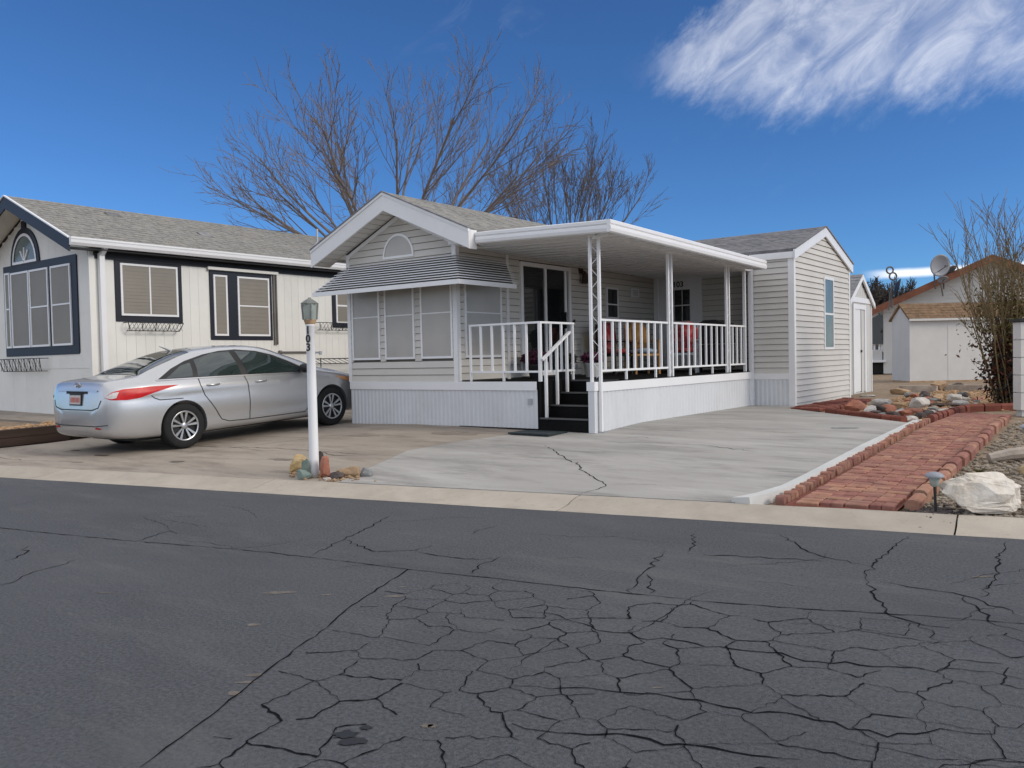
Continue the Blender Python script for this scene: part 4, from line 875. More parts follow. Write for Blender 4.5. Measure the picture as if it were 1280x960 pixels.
for sx_, z_ in ((-1, .74), (1, .74)): mb = MB(); mb.hexa([(-6.65 + sx_ * .37, 15.15, DZ + .70), (-6.65 + sx_ * .47, 15.15, DZ + .70), (-6.65 + sx_ * .47, 15.55, DZ + .70), (-6.65 + sx_ * .37, 15.55, DZ + .70), (-6.65 + sx_ * .37, 15.15, DZ + .74), (-6.65 + sx_ * .47, 15.15, DZ + .72), (-6.65 + sx_ * .47, 15.55, DZ + .72), (-6.65 + sx_ * .37, 15.55, DZ + .74)]); mb.build('side_shelf', 'black', gr)
for dx in (-.3, .3): mb = MB(); mb.lathe((-6.65 + dx, 15.3, DZ + .07), [(.07, -.02), (.07, .02)], 12, 'y'); mb.build('caster', 'black', gr)

# ================================================================== THE SHED ROOM
XS, YS0, YS1 = -5.27, 15.83, 19.55
shed = thing('shed_room', (-6.2, 17.7, 0), 'tall pale vinyl-sided gabled shed room at the end of the porch', 'shed')
mb = MB(); mb.box(-9.2, XS - .005, YS0 + .005, YS1 - .005, -.06, 2.90); mb.prism([(YS0 + .005, 2.90), (YS1 - .005, 2.90), ((YS0 + YS1) / 2, 3.47)], -9.2, XS - .005, 'x'); 
mb = MB(); mb.box(-6.11, XS - .012, YS0 + .012, YS1 - .005, -.06, 2.90); mb.prism([(YS0 + .005, 2.90), (YS1 - .005, 2.90), ((YS0 + YS1) / 2, 3.47)], -8.5, XS - .012, 'x'); mb.build('wall', 'gap_shade', shed)
Wsf = Wall((-6.10, YS0), (1, 0), (0, -1)); Wsg = Wall((XS, YS0), (0, 1), (1, 0))
siding(shed, Wsf, .62, 2.90, .112, lambda z: (0, .83), [])
mb = MB(); Wsf.box(mb, 0, .74, .51, .62, 0, .022); mb.build('base_trim', 'trim', shed)
corrugated(shed, Wsf, .0, .74, lambda a: -.06, .51, .085, 'skirt', out=.004)
hl = (YS1 - YS0) / 2
def gab2(z):
    if z < 2.90: return (0, 2 * hl)
    k = (z - 2.90) / .57 * hl; return (k, 2 * hl - k)
siding(shed, Wsg, -.06, 3.44, .112, gab2, [(1.84, 2.50, 1.06, 2.56)])
window(shed, Wsg, 1.84, 2.50, 1.06, 2.56, .05, 'white', 'glass_light', [('h', 1.80, .04)], .03)
mb = MB(); mb.box(XS - .09, XS + .024, YS0 - .024, YS0 + .07, -.06, 2.92); mb.build('corner_trim', 'trim', shed)
mb = MB(); mb.box(XS - .06, XS + .024, YS1 - .06, YS1 + .024, -.06, 2.90); mb.build('corner_trim', 'trim', shed)
RX0, ym = -9.4, (YS0 + YS1) / 2
e0, e1, ez = YS0 - .06, YS1 + .12, 2.96; pk = 3.58
shingles(shed, (RX0, e0, ez), (XS + .06, e0, ez), (XS + .06, ym, pk), (RX0, ym, pk), 14, 'shingle_dark')
shingles(shed, (XS + .06, e1, ez), (RX0, e1, ez), (RX0, ym, pk), (XS + .06, ym, pk), 14, 'shingle_dark')
mb = MB(); mb.box(-6.1, XS + .02, e0 - .0, YS0 - .001, 2.79, 2.91); mb.build('eave_fascia', 'trim', shed)
for ya, yb in ((e0 - .01, ym), (e1 + .01, ym)):
    mb = MB().hexa([(XS + .03, ya, ez - .20), (XS + .065, ya, ez - .20), (XS + .065, yb, pk - .20), (XS + .03, yb, pk - .20), (XS + .03, ya, ez - .012), (XS + .065, ya, ez - .012), (XS + .065, yb, pk - .012), (XS + .03, yb, pk - .012)]); mb.build('barge_board', 'white', shed)
    mb = MB().hexa([(XS - .01, ya, ez - .01), (XS + .085, ya, ez - .01), (XS + .085, yb, pk - .01), (XS - .01, yb, pk - .01), (XS - .01, ya, ez + .012), (XS + .085, ya, ez + .012), (XS + .085, yb, pk + .012), (XS - .01, yb, pk + .012)]); mb.build('drip_edge', 'shingle_dark', shed)

# small garden shed behind it
X2, Y20, Y21 = -5.6, 20.72, 22.75
s2 = thing('garden_shed', (-6.6, 21.7, 0), 'small grey garden shed with white trim and a narrow door', 'shed'); ym2 = (Y20 + Y21) / 2
mb = MB(); mb.box(-7.8, X2 - .005, Y20, Y21, -.04, 2.25); mb.prism([(Y20, 2.25), (Y21, 2.25), (ym2, 2.82)], -7.8, X2 - .005, 'x'); mb.build('wall', 'far_grey', s2)
W2 = Wall((X2, Y20), (0, 1), (1, 0))
for i in range(10):
    a0 = i * .203; zt2 = 2.25 + .57 * (1 - abs(a0 + .1 - 1.015) / 1.015)
    mb = MB(); 
    for z0, z1 in (((.0 if not .3 < a0 + .1 < 1.5 else 2.2), zt2 - .07),):
        W2.box(mb, a0 + .004, a0 + .199, z0 - .03, z1, 0, .012); mb.build('wall_panel', 'far_grey', s2)
mb = MB(); W2.box(mb, -.03, 2.06, 2.20, 2.32, 0, .035); mb.build('gable_trim', 'white', s2)
for a in (-.02, 1.99): mb = MB(); W2.box(mb, a, a + .06, -.04, 2.2, 0, .03); mb.build('corner_trim', 'white', s2)
mb = MB(); W2.box(mb, .35, .47, .0, 2.16, 0, .03); W2.box(mb, 1.37, 1.49, 0, 2.16, 0, .03); W2.box(mb, .47, 1.37, 2.04, 2.16, 0, .03); mb.build('door_frame', 'white', s2)
mb = MB(); W2.box(mb, .47, 1.06, .02, 2.04, -.01, .012); d2 = mb.build('door', 'white', s2)
mb = MB(); W2.box(mb, 1.06, 1.37, .02, 2.04, -.06, .004); mb.build('door_leaf', 'far_grey', s2)
mb = MB(); W2.box(mb, 1.03, 1.07, .0, 2.04, -.005, .016); W2.box(mb, 1.0, 1.03, .98, 1.04, .01, .05); mb.build('handle', 'bronze', d2)
shingles(s2, (-8, Y20 - .12, 2.22), (X2 + .08, Y20 - .12, 2.22), (X2 + .08, ym2, 2.90), (-8, ym2, 2.90), 8, 'shingle_dark'); shingles(s2, (X2 + .08, Y21 + .12, 2.22), (-8, Y21 + .12, 2.22), (-8, ym2, 2.90), (X2 + .08, ym2, 2.90), 8, 'shingle_dark')
for ya in (Y20 - .13, Y21 + .13):
    mb = MB().hexa([(X2 + .05, ya, 2.09), (X2 + .09, ya, 2.09), (X2 + .09, ym2, 2.77), (X2 + .05, ym2, 2.77), (X2 + .05, ya, 2.21), (X2 + .09, ya, 2.21), (X2 + .09, ym2, 2.89), (X2 + .05, ym2, 2.89)]); mb.build('barge_board', 'white', s2)

# ================================================================== THE SEDAN
CAR = thing('sedan', (-12.04, 6.86, 0), 'silver four-door sedan parked nose-in beside the home', 'car', local=True)
zr, zf_ = tz(-11.3, 6.86), tz(-11.3, 9.65)
CAR.location.z = zr + .004; CAR.rotation_euler = (0, -math.atan2(zf_ - zr, 2.795), R(90.4))
M['paint'] = mat('silver_paint', (.53, .535, .54), .27, .015, 2, metal=.65, spec=.5, coat=.5, obj=False)
M['cglass'] = mat('car_glass', (.016, .028, .026), .03, .1, 1, spec=.9, coat=.5)
M['tyre'] = mat('tyre', (.013, .013, .013), .85, .2, 10)
M['alloy'] = mat('alloy', (.55, .56, .57), .28, .03, 3, metal=.85)
M['tail'] = mat('tail_lamp_red', (.46, .010, .012), .35, .2, 12, spec=.3)
M['tailw'] = mat('tail_lamp_clear', (.5, .48, .47), .3, .25, 25, spec=.3)
M['amber'] = mat('amber_lamp', (.62, .30, .14), .15, .1, 8, coat=.8)
M['chrome'] = mat('chrome', (.5, .5, .51), .28, .02, 3, metal=.8)
M['seam'] = mat('panel_gap', (.02, .021, .022), .8, .1, 3)
M['plate'] = mat('plate_white', (.55, .5, .47), .5, .1, 20)
M['plate_red'] = mat('plate_red', (.42, .09, .06), .5, .3, 60)
S = np.array([  # x, half width, top, shoulder, top half width, bottom
 [-1.11, .50, .64, .60, .36, .42], [-1.10, .63, .72, .66, .50, .37], [-1.08, .71, .86, .77, .58, .33], [-1.055, .765, .98, .86, .64, .30], [-1.02, .80, 1.045, .915, .69, .275], [-.93, .845, 1.075, .955, .71, .25], [-.70, .888, 1.098, .975, .71, .22], [-.52, .905, 1.118, .985, .69, .21],
 [-.30, .912, 1.205, .99, .655, .20], [0, .916, 1.315, .985, .615, .20], [.3, .917, 1.40, .978, .592, .19], [.6, .917, 1.447, .97, .585, .19], [1.0, .916, 1.47, .955, .58, .19], [1.4, .915, 1.462, .942, .585, .19], [1.7, .914, 1.42, .932, .60, .19], [2.0, .913, 1.325, .925, .63, .19], [2.3, .912, 1.205, .918, .67, .19], [2.6, .910, 1.075, .91, .71, .19], [2.78, .907, 1.02, .90, .73, .19], [3.0, .90, .98, .88, .72, .20], [3.25, .875, .925, .84, .69, .205], [3.45, .825, .86, .785, .63, .215], [3.58, .755, .79, .72, .56, .23], [3.66, .665, .72, .655, .48, .26], [3.70, .57, .66, .60, .40, .30], [3.71, .50, .61, .56, .34, .34]])
def cr(xs, ys, x):
    i = int(np.clip(np.searchsorted(xs, x) - 1, 0, len(xs) - 2)); h = xs[i + 1] - xs[i]; t = (x - xs[i]) / h
    def sl(k):
        if k == 0: return (ys[1] - ys[0]) / (xs[1] - xs[0])
        if k == len(xs) - 1: return (ys[-1] - ys[-2]) / (xs[-1] - xs[-2])
        a = (ys[k] - ys[k - 1]) / (xs[k] - xs[k - 1]); b = (ys[k + 1] - ys[k]) / (xs[k + 1] - xs[k])
        return 0 if a * b <= 0 else 2 * a * b / (a + b)
    m0, m1 = sl(i) * h, sl(i + 1) * h
    return ys[i] * (2 * t ** 3 - 3 * t * t + 1) + m0 * (t ** 3 - 2 * t * t + t) + ys[i + 1] * (-2 * t ** 3 + 3 * t * t) + m1 * (t ** 3 - t * t)
xs_ = np.concatenate([np.array([-1.11, -1.107, -1.10, -1.09, -1.08, -1.068, -1.055, -1.04, -1.02, -1.0]), np.arange(-.96, 3.44, .04), np.array([3.45, 3.49, 3.53, 3.56, 3.59, 3.62, 3.645, 3.665, 3.68, 3.69, 3.70, 3.706, 3.71])])
NR = 44; cv = []; 
for x in xs_:
    w_, zt_, zs_, wt_, zb_ = (cr(S[:, 0], S[:, k], x) for k in range(1, 6)); h = zs_ - zb_
    gh = min(1, max(0, (zt_ - zs_ - .12) / .25)); rr = .035 + .045 * gh
    C = [(0, zb_), (.62 * w_, zb_), (.90 * w_, zb_ + .02), (.965 * w_, zb_ + .10 * h), (.99 * w_, zb_ + .30 * h), (w_, zb_ + .52 * h), (.995 * w_, zb_ + .74 * h), (.972 * w_, zb_ + .92 * h), (.93 * w_, zs_ + .012), 
         (.93 * w_ * .72 + wt_ * .28 + .012 * gh, zs_ + (zt_ - zs_) * .34), (.93 * w_ * .38 + wt_ * .62 + .014 * gh, zs_ + (zt_ - rr - zs_) * .70), (wt_, zt_ - rr), (wt_ * .86, zt_ - rr * .42), (wt_ * .5, zt_ - rr * .08), (0, zt_)]
    C = [np.array(c) for c in C]; d = np.cumsum([0] + [np.linalg.norm(C[i + 1] - C[i]) ** .5 for i in range(len(C) - 1)]); ring = []
    for j in range(NR):
        u = d[-1] * j / (NR - 1); y = cr(d, [c[0] for c in C], u); z = cr(d, [c[1] for c in C], u)
        side = 1 if y > .7 * w_ else 0
        if side and -.9 < x < 3.4:
            zc = .835 - .03 * x / 2.8 + .02; y += .010 * math.exp(-((z - zc) / .028) ** 2) * min(1, (x + .95) * 2) ; y -= .010 * math.exp(-((z - zc + .075) / .05) ** 2)
            if .3 < x < 2.5: y -= .012 * math.exp(-((z - .42) / .09) ** 2)
        ring.append((y, z))
    cv.append(ring)
mb = MB(); F = 2 * NR - 2
for x, ring in zip(xs_, cv):
    for y, z in ring: mb.v.append(Vector((x, -y, z)))
    for y, z in ring[-2:0:-1]: mb.v.append(Vector((x, y, z)))
for i in range(len(xs_) - 1):
    for j in range(F): a = i * F + j; b = i * F + (j + 1) % F; mb.f.append((a, b, b + F, a + F))
mb.f.append(tuple(range(F))); mb.f.append(tuple((len(xs_) - 1) * F + j for j in range(F))[::-1])
body = mb.build('body', 'paint', CAR, True)
bmt = bmesh.new(); bmt.from_mesh(body.data); BV = BVHTree.FromBMesh(bmt)
# cut the wheel arches
cut = MB()
for x in (0, 2.795):
    for s_ in (-1, 1): cut.lathe((x, s_ * .80, .335), [(.372, -.22), (.372, .22)], 40, 'y')
co = cut.build('tmpcut', 'black', None); co.matrix_world = Matrix(); co.parent = CAR
md = body.modifiers.new('b', 'BOOLEAN'); md.operation = 'DIFFERENCE'; md.solver = 'EXACT'; md.object = co
dg = bpy.context.evaluated_depsgraph_get(); me2 = bpy.data.meshes.new_from_object(body.evaluated_get(dg)); body.modifiers.clear(); old = body.data; body.data = me2
bpy.data.objects.remove(co)
bm = bmesh.new(); bm.from_mesh(me2)
for f in bm.faces: f.smooth = True
for e in bm.edges:
    if len(e.link_faces) == 2 and e.calc_face_angle(0) > .55: e.smooth = False
bm.to_mesh(me2); bm.free()
wl = MB()
for x in (0, 2.795): wl.box(x - .36, x + .36, -.66, .66, .22, .72)
def proj_patch(poly, fr, name, m, par, off=.004, res=.035, sub=True):
    """lay a closed outline onto the body: fr = (origin, u axis, v axis, ray dir)"""
    o_, u_, v_, d_ = (Vector(q) for q in fr); P = []
    for a, b in zip(poly, poly[1:] + poly[:1]):
        n = max(1, int(math.hypot(b[0] - a[0], b[1] - a[1]) / res))
        for i in range(n): P.append(Vector((a[0] + (b[0] - a[0]) * i / n, a[1] + (b[1] - a[1]) * i / n)))
    nb0 = len(P); x0, x1 = min(p.x for p in P), max(p.x for p in P); y0, y1 = min(p.y for p in P), max(p.y for p in P)
    def inside(q):
        c = False
        for i in range(nb0):
            a, b = P[i], P[(i + 1) % nb0]
            if (a.y > q.y) != (b.y > q.y) and q.x < (b.x - a.x) * (q.y - a.y) / (b.y - a.y) + a.x: c = not c
        return c
    G_ = []
    for i in range(int((x1 - x0) / res) + 1):
        for j in range(int((y1 - y0) / res) + 1):
            q = Vector((x0 + (i + .5) * res, y0 + (j + .5) * res))
            if inside(q) and min((q - p).length for p in P) > res * .5: G_.append(q)
    vv, ee, ff, *_ = delaunay_2d_cdt(P + G_, [], [list(range(nb0))], 1, 1e-6)
    vs = []
    for q in vv:
        s_ = o_ + u_ * q.x + v_ * q.y; h = BV.ray_cast(s_, d_)
        vs.append(h[0] + h[1] * off if h[0] is not None else s_ + d_ * 1.0)
    mb = MB().add(vs, [tuple(f) for f in ff]); ob = mb.build(name, m, par, True); return ob
def proj_line(pts, fr, w_, name, m, par, off=.0035):
    o_, u_, v_, d_ = (Vector(q) for q in fr); Q = []
    for a, b in zip(pts[:-1], pts[1:]):
        n = max(1, int(math.hypot(b[0] - a[0], b[1] - a[1]) / .03))
        for i in range(n): Q.append(Vector((a[0] + (b[0] - a[0]) * i / n, a[1] + (b[1] - a[1]) * i / n)))
    Q.append(Vector(pts[-1])); mb = MB()
    for i, q in enumerate(Q):
        t = (Q[min(i + 1, len(Q) - 1)] - Q[max(i - 1, 0)]).normalized(); nn = Vector((-t.y, t.x)) * w_ / 2
        for s_ in (-1, 1):
            p = q + nn * s_; st_ = o_ + u_ * p.x + v_ * p.y; h = BV.ray_cast(st_, d_); mb.v.append(h[0] + h[1] * off if h[0] is not None else st_ + d_)
    mb.f = [(2 * i, 2 * i + 2, 2 * i + 3, 2 * i + 1) for i in range(len(Q) - 1)]; return mb.build(name, m, par, True)
def smooth_poly(pts, it=2):
    for _ in range(it):
        out = []
        for a, b in zip(pts, pts[1:] + pts[:1]): out += [(a[0] * .75 + b[0] * .25, a[1] * .75 + b[1] * .25), (a[0] * .25 + b[0] * .75, a[1] * .25 + b[1] * .75)]
        pts = out
    return pts
for s_ in (-1, 1):
    fr = ((0, s_ * 2, 0), (1, 0, 0), (0, 0, 1), (0, -s_, 0))
    dlo = [(-.34, 1.025), (2.36, .955), (2.30, 1.03), (2.05, 1.165), (1.80, 1.27), (1.50, 1.352), (1.15, 1.393), (.85, 1.385), (.55, 1.345), (.22, 1.265), (-.05, 1.165)]
    proj_patch(dlo, fr, 'window_trim', 'black', CAR, .003)
    proj_line([(-.36, 1.02), (.6, 1.0), (1.5, .975), (2.38, .95)], fr, .018, 'chrome_strip', 'chrome', CAR, .006)
    proj_patch([(-.20, 1.035), (.22, 1.03), (.28, 1.235), (.12, 1.20)], fr, 'window', 'cglass', CAR, .006)
    proj_patch([(.30, 1.025), (1.06, 1.005), (1.01, 1.365), (.70, 1.355), (.36, 1.27)], fr, 'window', 'cglass', CAR, .006)
    proj_patch([(1.17, 1.0), (2.22, .975), (2.03, 1.135), (1.75, 1.262), (1.45, 1.338), (1.12, 1.365)], fr, 'window', 'cglass', CAR, .006)
    for pts in ([(.30, 1.00), (.30, .90), (.36, .74), (.52, .52), (.62, .36), (.75, .315), (1.12, .305)], [(1.10, .99), (1.13, .80), (1.13, .45), (1.12, .305)], [(1.12, .305), (2.2, .30), (2.36, .42), (2.43, .70), (2.42, .93)], [(-.48, .82), (-.44, .78), (-.36, .745), (.0, .735)]):
        proj_line(pts, fr, .012, 'panel_gap', 'seam', CAR)
    # tail lamp: long swept wedge wrapping from the boot to the wing
    fr2 = ((-3 * .72, s_ * 3 * .70, 0), (.70, s_ * .72, 0), (0, 0, 1), (.72, -s_ * .70, 0))
    tl = proj_patch([(-.22, .835), (-.13, .80), (.05, .785), (.18, .80), (.32, .85), (.60, .935), (.30, .945), (.0, .935), (-.12, .905)], fr2, 'tail_lamp', 'tail', CAR, .005, .02)
    proj_patch([(-.215, .838), (-.13, .815), (-.07, .825), (-.04, .905), (-.11, .898)], fr2, 'reversing_lens', 'tailw', tl, .008, .02)
    fr3 = ((3 * .72 + 2.6, s_ * 3 * .70, 0), (-.70, s_ * .72, 0), (0, 0, 1), (-.72, -s_ * .70, 0))
    proj_patch([(-.30, .60), (.0, .66), (.35, .80), (.42, .85), (.10, .80), (-.2, .72)], fr3, 'headlamp', 'amber', CAR, .005, .03)
    fb = ((-4, 0, 0), (0, -s_, 0), (0, 0, 1), (1, 0, 0))
    proj_patch([(.50, .405), (.62, .40), (.66, .415), (.52, .43)], fb, 'reflector', 'tail', CAR, .006, .02)
    # handles, mirror
    for x in (.42, 1.28):
        z = .895 - .015 * x; h = BV.ray_cast(Vector((x, s_ * 2, z)), Vector((0, -s_, 0))); mb = MB(); mb.tube([h[0] + Vector((-.02, 0, 0)), h[0] + Vector((.03, s_ * .03, .004)), h[0] + Vector((.15, s_ * .03, .006)), h[0] + Vector((.20, 0, .004))], .013, n=8); mb.build('door_handle', 'chrome', CAR, True)
    bm = bmesh.new(); bmesh.ops.create_icosphere(bm, subdivisions=3, radius=1)
    for v in bm.verts: v.co = Vector((2.16 + v.co.x * .075 + abs(v.co.y) * .0, s_ * 1.0 + v.co.y * .105, 1.03 + v.co.z * .075))
    me = bpy.data.meshes.new('mirror'); bm.to_mesh(me); bm.free(); me.materials.append(M['black']); [setattr(p, 'use_smooth', True) for p in me.polygons]; mi = link(bpy.data.objects.new('mirror', me), CAR)
    mb = MB(); mb.bar((2.20, s_ * .83, .985), (2.18, s_ * .95, 1.01), .05); mb.build('mirror_stalk', 'black', mi)
    # wheels
    for x in (0, 2.795):
        c = (x, s_ * .80, .332); wh = MB(); wh.lathe(c, [(.19, -.03), (.205, -.09), (.225, -.105), (.30, -.103), (.325, -.085), (.332, -.05), (.332, .05), (.325, .085), (.30, .103), (.225, .105), (.205, .09), (.19, .03)], 48, 'y'); wheel = wh.build('wheel', 'tyre', CAR, True)
        yo = s_ * .80 + s_ * .088; rm = MB(); ring = [(.205, -.012), (.218, .012), (.222, .016), (.212, .02), (.198, .012), (.192, -.06)]
        rm.lathe((x, yo, .332), [(r_, q * s_) for r_, q in ring][:5], 48, 'y'); rm.f = rm.f[:-2]
        rm.build('rim', 'alloy', wheel, True)
        bd = MB(); bd.lathe((x, yo - s_ * .045, .332), [(.0001, -.01), (.205, -.01), (.205, .01), (.0001, .01)], 32, 'y'); bd.build('brake_dish', 'black', wheel)
        sp = MB()
        for k in range(5):
            for dv in (-.17, .17):
                a = math.pi / 2 + k * 2 * math.pi / 5 + dv; a2 = math.pi / 2 + k * 2 * math.pi / 5 + dv * 1.35
                p0 = Vector((x + math.cos(a) * .04, yo - s_ * .004, .332 + math.sin(a) * .04)); p1 = Vector((x + math.cos(a2) * .205, yo + s_ * .008, .332 + math.sin(a2) * .205))
                t = (p1 - p0).normalized(); nn = Vector((-t.z, 0, t.x)); oy = Vector((0, s_ * .02, 0))
                sp.hexa([p0 - nn * .011 - oy, p0 + nn * .011 - oy, p1 + nn * .022 - oy, p1 - nn * .022 - oy, p0 - nn * .009, p0 + nn * .009, p1 + nn * .019, p1 - nn * .019])
        sp.build('spokes', 'alloy', wheel); hb = MB(); hb.lathe((x, yo, .332), [(.055, -.02 * s_), (.05, .006 * s_), (.03, .012 * s_), (.0005, .013 * s_)], 20, 'y'); hb.build('hub_cap', 'alloy', wheel, True)
wl = MB(); wl.box(-.05, .05, -.7, .7, .30, .36); wl.box(2.745, 2.845, -.7, .7, .30, .36); wl.box(-.6, 3.2, -.6, .6, .17, .22); wl.build('underbody', 'black', CAR)
# rear glass, windscreen, boot details
frt = ((0, 0, 4), (1, 0, 0), (0, 1, 0), (0, 0, -1))
proj_patch([(-.52, -.60), (-.50, 0), (-.52, .60), (-.30, .585), (.05, .545), (.40, .49), (.44, 0), (.40, -.49), (.05, -.545), (-.30, -.585)], frt, 'rear_window', 'cglass', CAR, .005, .05)
proj_patch([(2.62, -.64), (2.70, 0), (2.62, .64), (2.2, .60), (1.72, .54), (1.64, 0), (1.72, -.54), (2.2, -.60)], frt, 'windscreen', 'cglass', CAR, .005, .05)
fb = ((-4, 0, 0), (0, -1, 0), (0, 0, 1), (1, 0, 0))
proj_line([(-.66, .80), (-.60, .70), (-.45, .665), (.45, .665), (.60, .70), (.66, .80)], fb, .014, 'boot_gap', 'seam', CAR)
proj_line([(-.56, .925), (-.2, .94), (.2, .94), (.56, .925)], fb, .022, 'chrome_strip', 'chrome', CAR, .010)
proj_line([(-.30, .905), (.30, .905)], fb, .035, 'plate_recess', 'seam', CAR, .004)
proj_line([(-.75, .46), (-.5, .44), (.5, .44), (.75, .46)], fb, .012, 'bumper_crease', 'seam', CAR, .002)
pb = MB(); pb.box(-1.112, -1.10, -.165, .165, .725, .895); lp = pb.build('licence_plate', 'black', CAR)
for v in lp.data.vertices: v.co.x += .10 * (v.co.z - .725) - .002
pb = MB(); pb.box(-1.116, -1.111, -.15, .15, .745, .870); q_ = pb.build('plate_face', 'plate', lp)
pr_ = MB(); 
for k in range(7): pr_.box(-1.118, -1.115, -.13 + k * .038, -.105 + k * .038, .77, .84)
r_ = pr_.build('plate_marks', 'plate_red', lp)
for ob in (q_, r_):
    for v in ob.data.vertices: v.co.x += .10 * (v.co.z - .725) - .002
# boot badge: an oval ring round a leaning H
bd = MB(); pts = [(-1.055 , math.cos(a) * .075, 1.005 + math.sin(a) * .038) for a in np.linspace(0, 2 * math.pi, 25)]; bd.tube(pts, .006, n=5)
for y0 in (-.03, .025): bd.bar((-1.057, -y0 + .012, .98), (-1.055, -y0 - .012, 1.03), .012)
bd.bar((-1.057, .028, 1.0), (-1.057, -.028, 1.01), .012); bd.build('badge', 'chrome', CAR)
an = MB(); an.tube([(.42, 0, 1.415), (.30, 0, 1.47), (.22, 0, 1.50)], .022, .006, 6); an.build('antenna', 'paint', CAR)
bmt.free()

# ================================================================== LAMP POST WITH HOUSE NUMBER
lx, ly = -7.23, 5.97; lz = tz(lx, ly)
lp = thing('lamp_post', (lx, ly, lz), 'white lamp post numbered 103 rising from a ring of rocks', 'lamp post')
mb = MB(); mb.lathe((lx, ly, lz), [(.052, -.03), (.052, .2), (.049, 1.0), (.046, 1.64), (.052, 1.645), (.052, 1.66)], 20); mb.build('post', 'white', lp, True)
mb = MB(); mb.lathe((lx, ly, lz + 1.655), [(.048, 0), (.055, .012), (.068, .05), (.07, .058)], 16); mb.build('collar', 'rock_tan', lp, True)
M['lens'] = mat('lantern_glass', (.30, .34, .31), .15, .15, 8, spec=.6)
M['patina'] = mat('patina', (.20, .215, .195), .6, .25, 14)
z0 = lz + 1.713; hexp = []
for k in range(6): a = math.pi / 6 + k * math.pi / 3; hexp.append((math.cos(a), math.sin(a)))
mb = MB(); vs = [(lx + c * .076, ly + s_ * .076, z0) for c, s_ in hexp] + [(lx + c * .088, ly + s_ * .088, z0 + .165) for c, s_ in hexp]; mb.add(vs, [tuple(range(6)), tuple(range(6, 12))] + [(i, (i + 1) % 6, 6 + (i + 1) % 6, 6 + i) for i in range(6)]); ln = mb.build('lantern', 'lens', lp)
for c, s_ in hexp: mb = MB(); mb.bar((lx + c * .077, ly + s_ * .077, z0), (lx + c * .089, ly + s_ * .089, z0 + .165), .014); mb.build('lantern_bar', 'patina', ln)
mb = MB(); mb.lathe((lx, ly, z0 + .165), [(.094, 0), (.096, .012), (.055, .042), (.02, .062), (.012, .075)], 6); mb.build('lantern_cap', 'patina', lp)
fx, fy = .60190, -.79798     # numbers face the street
for i, ch in enumerate('103'):
    ang = math.atan2(fy, fx) - .35; nx_, ny_ = math.cos(ang), math.sin(ang)
    mx = Matrix.Translation((lx + nx_ * .049, ly + ny_ * .049, 1.365 - i * .092)) @ Matrix.Rotation(ang + math.pi / 2, 4, 'Z') @ Matrix.Rotation(math.pi / 2, 4, 'X')
    put_text(ch, .115, mx, 'black', lp)
mb = MB(); mb.bar((lx + .03, ly + .03, 1.125), (lx + .085, ly + .06, 1.125), .02); mb.lathe((lx + .085, ly + .06, 1.10), [(.016, 0), (.016, .04)], 8); mb.build('sensor', 'galv', lp)

# ---- solar path lamps
def solar(x, y, label, h=.33):
    z = tz(x, y) - .03; t = thing('solar_lamp', (x, y, z), label, 'garden lamp')
    mb = MB(); mb.tube([(x + .012, y, z - .05), (x, y, z + h - .12)], .010, n=8); mb.build('stake', 'black', t)
    mb = MB(); mb.lathe((x, y, z + h - .12), [(.014, 0), (.03, .01), (.043, .075), (.040, .08)], 14); mb.build('lens', 'lens', t, True)
    mb = MB(); mb.lathe((x, y, z + h - .04), [(.068, -.004), (.070, .004), (.058, .022), (.03, .034), (.002, .037)], 18); mb.build('cap', 'dish', t, True); return t
solar(-1.29, 7.10, 'small solar path lamp with a grey cap beside the quartz boulder', .345)
solar(-1.02, 10.62, 'dark solar lamp lying low beyond the driftwood', .30)
dw = MB(); dw.tube([(-1.26, 9.70, -.10), (-1.1, 9.80, -.065), (-.9, 9.95, -.045), (-.5, 10.2, -.03), (-.1, 10.5, -.05)], .05, .10, 9); dw.v = [v + Vector((0, 0, .02 * noise.noise(v * 9))) for v in dw.v]
rootmesh(dw, 'driftwood', 'drift', (-.9, 9.95, tz(-.9, 9.95)), 'pale weathered driftwood log lying on the gravel', 'log')

# ================================================================== THE NEIGHBOURING HOME
NX0, NX1, NY0, NY1 = -20.75, -16.07, 8.0, 18.5
nb = thing('neighbour_home', (-18.4, 13, .1), 'white panelled mobile home with navy-framed windows and a grey shingle roof', 'house')
NPX = (NX0 + NX1) / 2; NE, NP = 3.42, 4.52
mb = MB(); mb.box(NX0, NX1 - .006, NY0 + .006, NY1, .0, 3.3); mb.prism([(NX0, 3.3), (NX1 - .006, 3.3), (NPX, 4.36)], NY0 + .006, NY1, 'y'); mb.build('wall', 'nbwall', nb)
Wns = Wall((NX1, NY0), (0, 1), (1, 0)); Wnf = Wall((NX0, NY0), (1, 0), (0, -1))
nh = [(.48, 1.90, 1.90, 3.15), (2.56, 4.16, 1.55, 3.05), (5.95, 6.7, 1.85, 2.85)]
def panels(W, a0, a1, wd_, z0, ztop, hs):
    n = int(math.ceil((a1 - a0) / wd_))
    for i in range(n):
        p, q = a0 + i * wd_ + .002, min(a1, a0 + (i + 1) * wd_) - .002
        if q - p < .02: continue
        cuts = sorted((h[2], h[3]) for h in hs if h[0] < (p + q) / 2 < h[1]); cur = z0; zt_ = ztop((p + q) / 2); sg = []
        for c0, c1 in cuts:
            if c0 > cur: sg.append((cur, c0))
            cur = max(cur, c1)
        if cur < zt_: sg.append((cur, zt_))
        for s0, s1 in sg: mb = MB(); W.box(mb, p, q, s0, s1, -.004, .008); mb.build('wall_panel', 'nbwall', nb)
panels(Wns, 0.06, NY1 - NY0, .203, .95, lambda a: 3.12, nh)
panels(Wns, 0.06, NY1 - NY0, .61, .0, lambda a: .94, [])
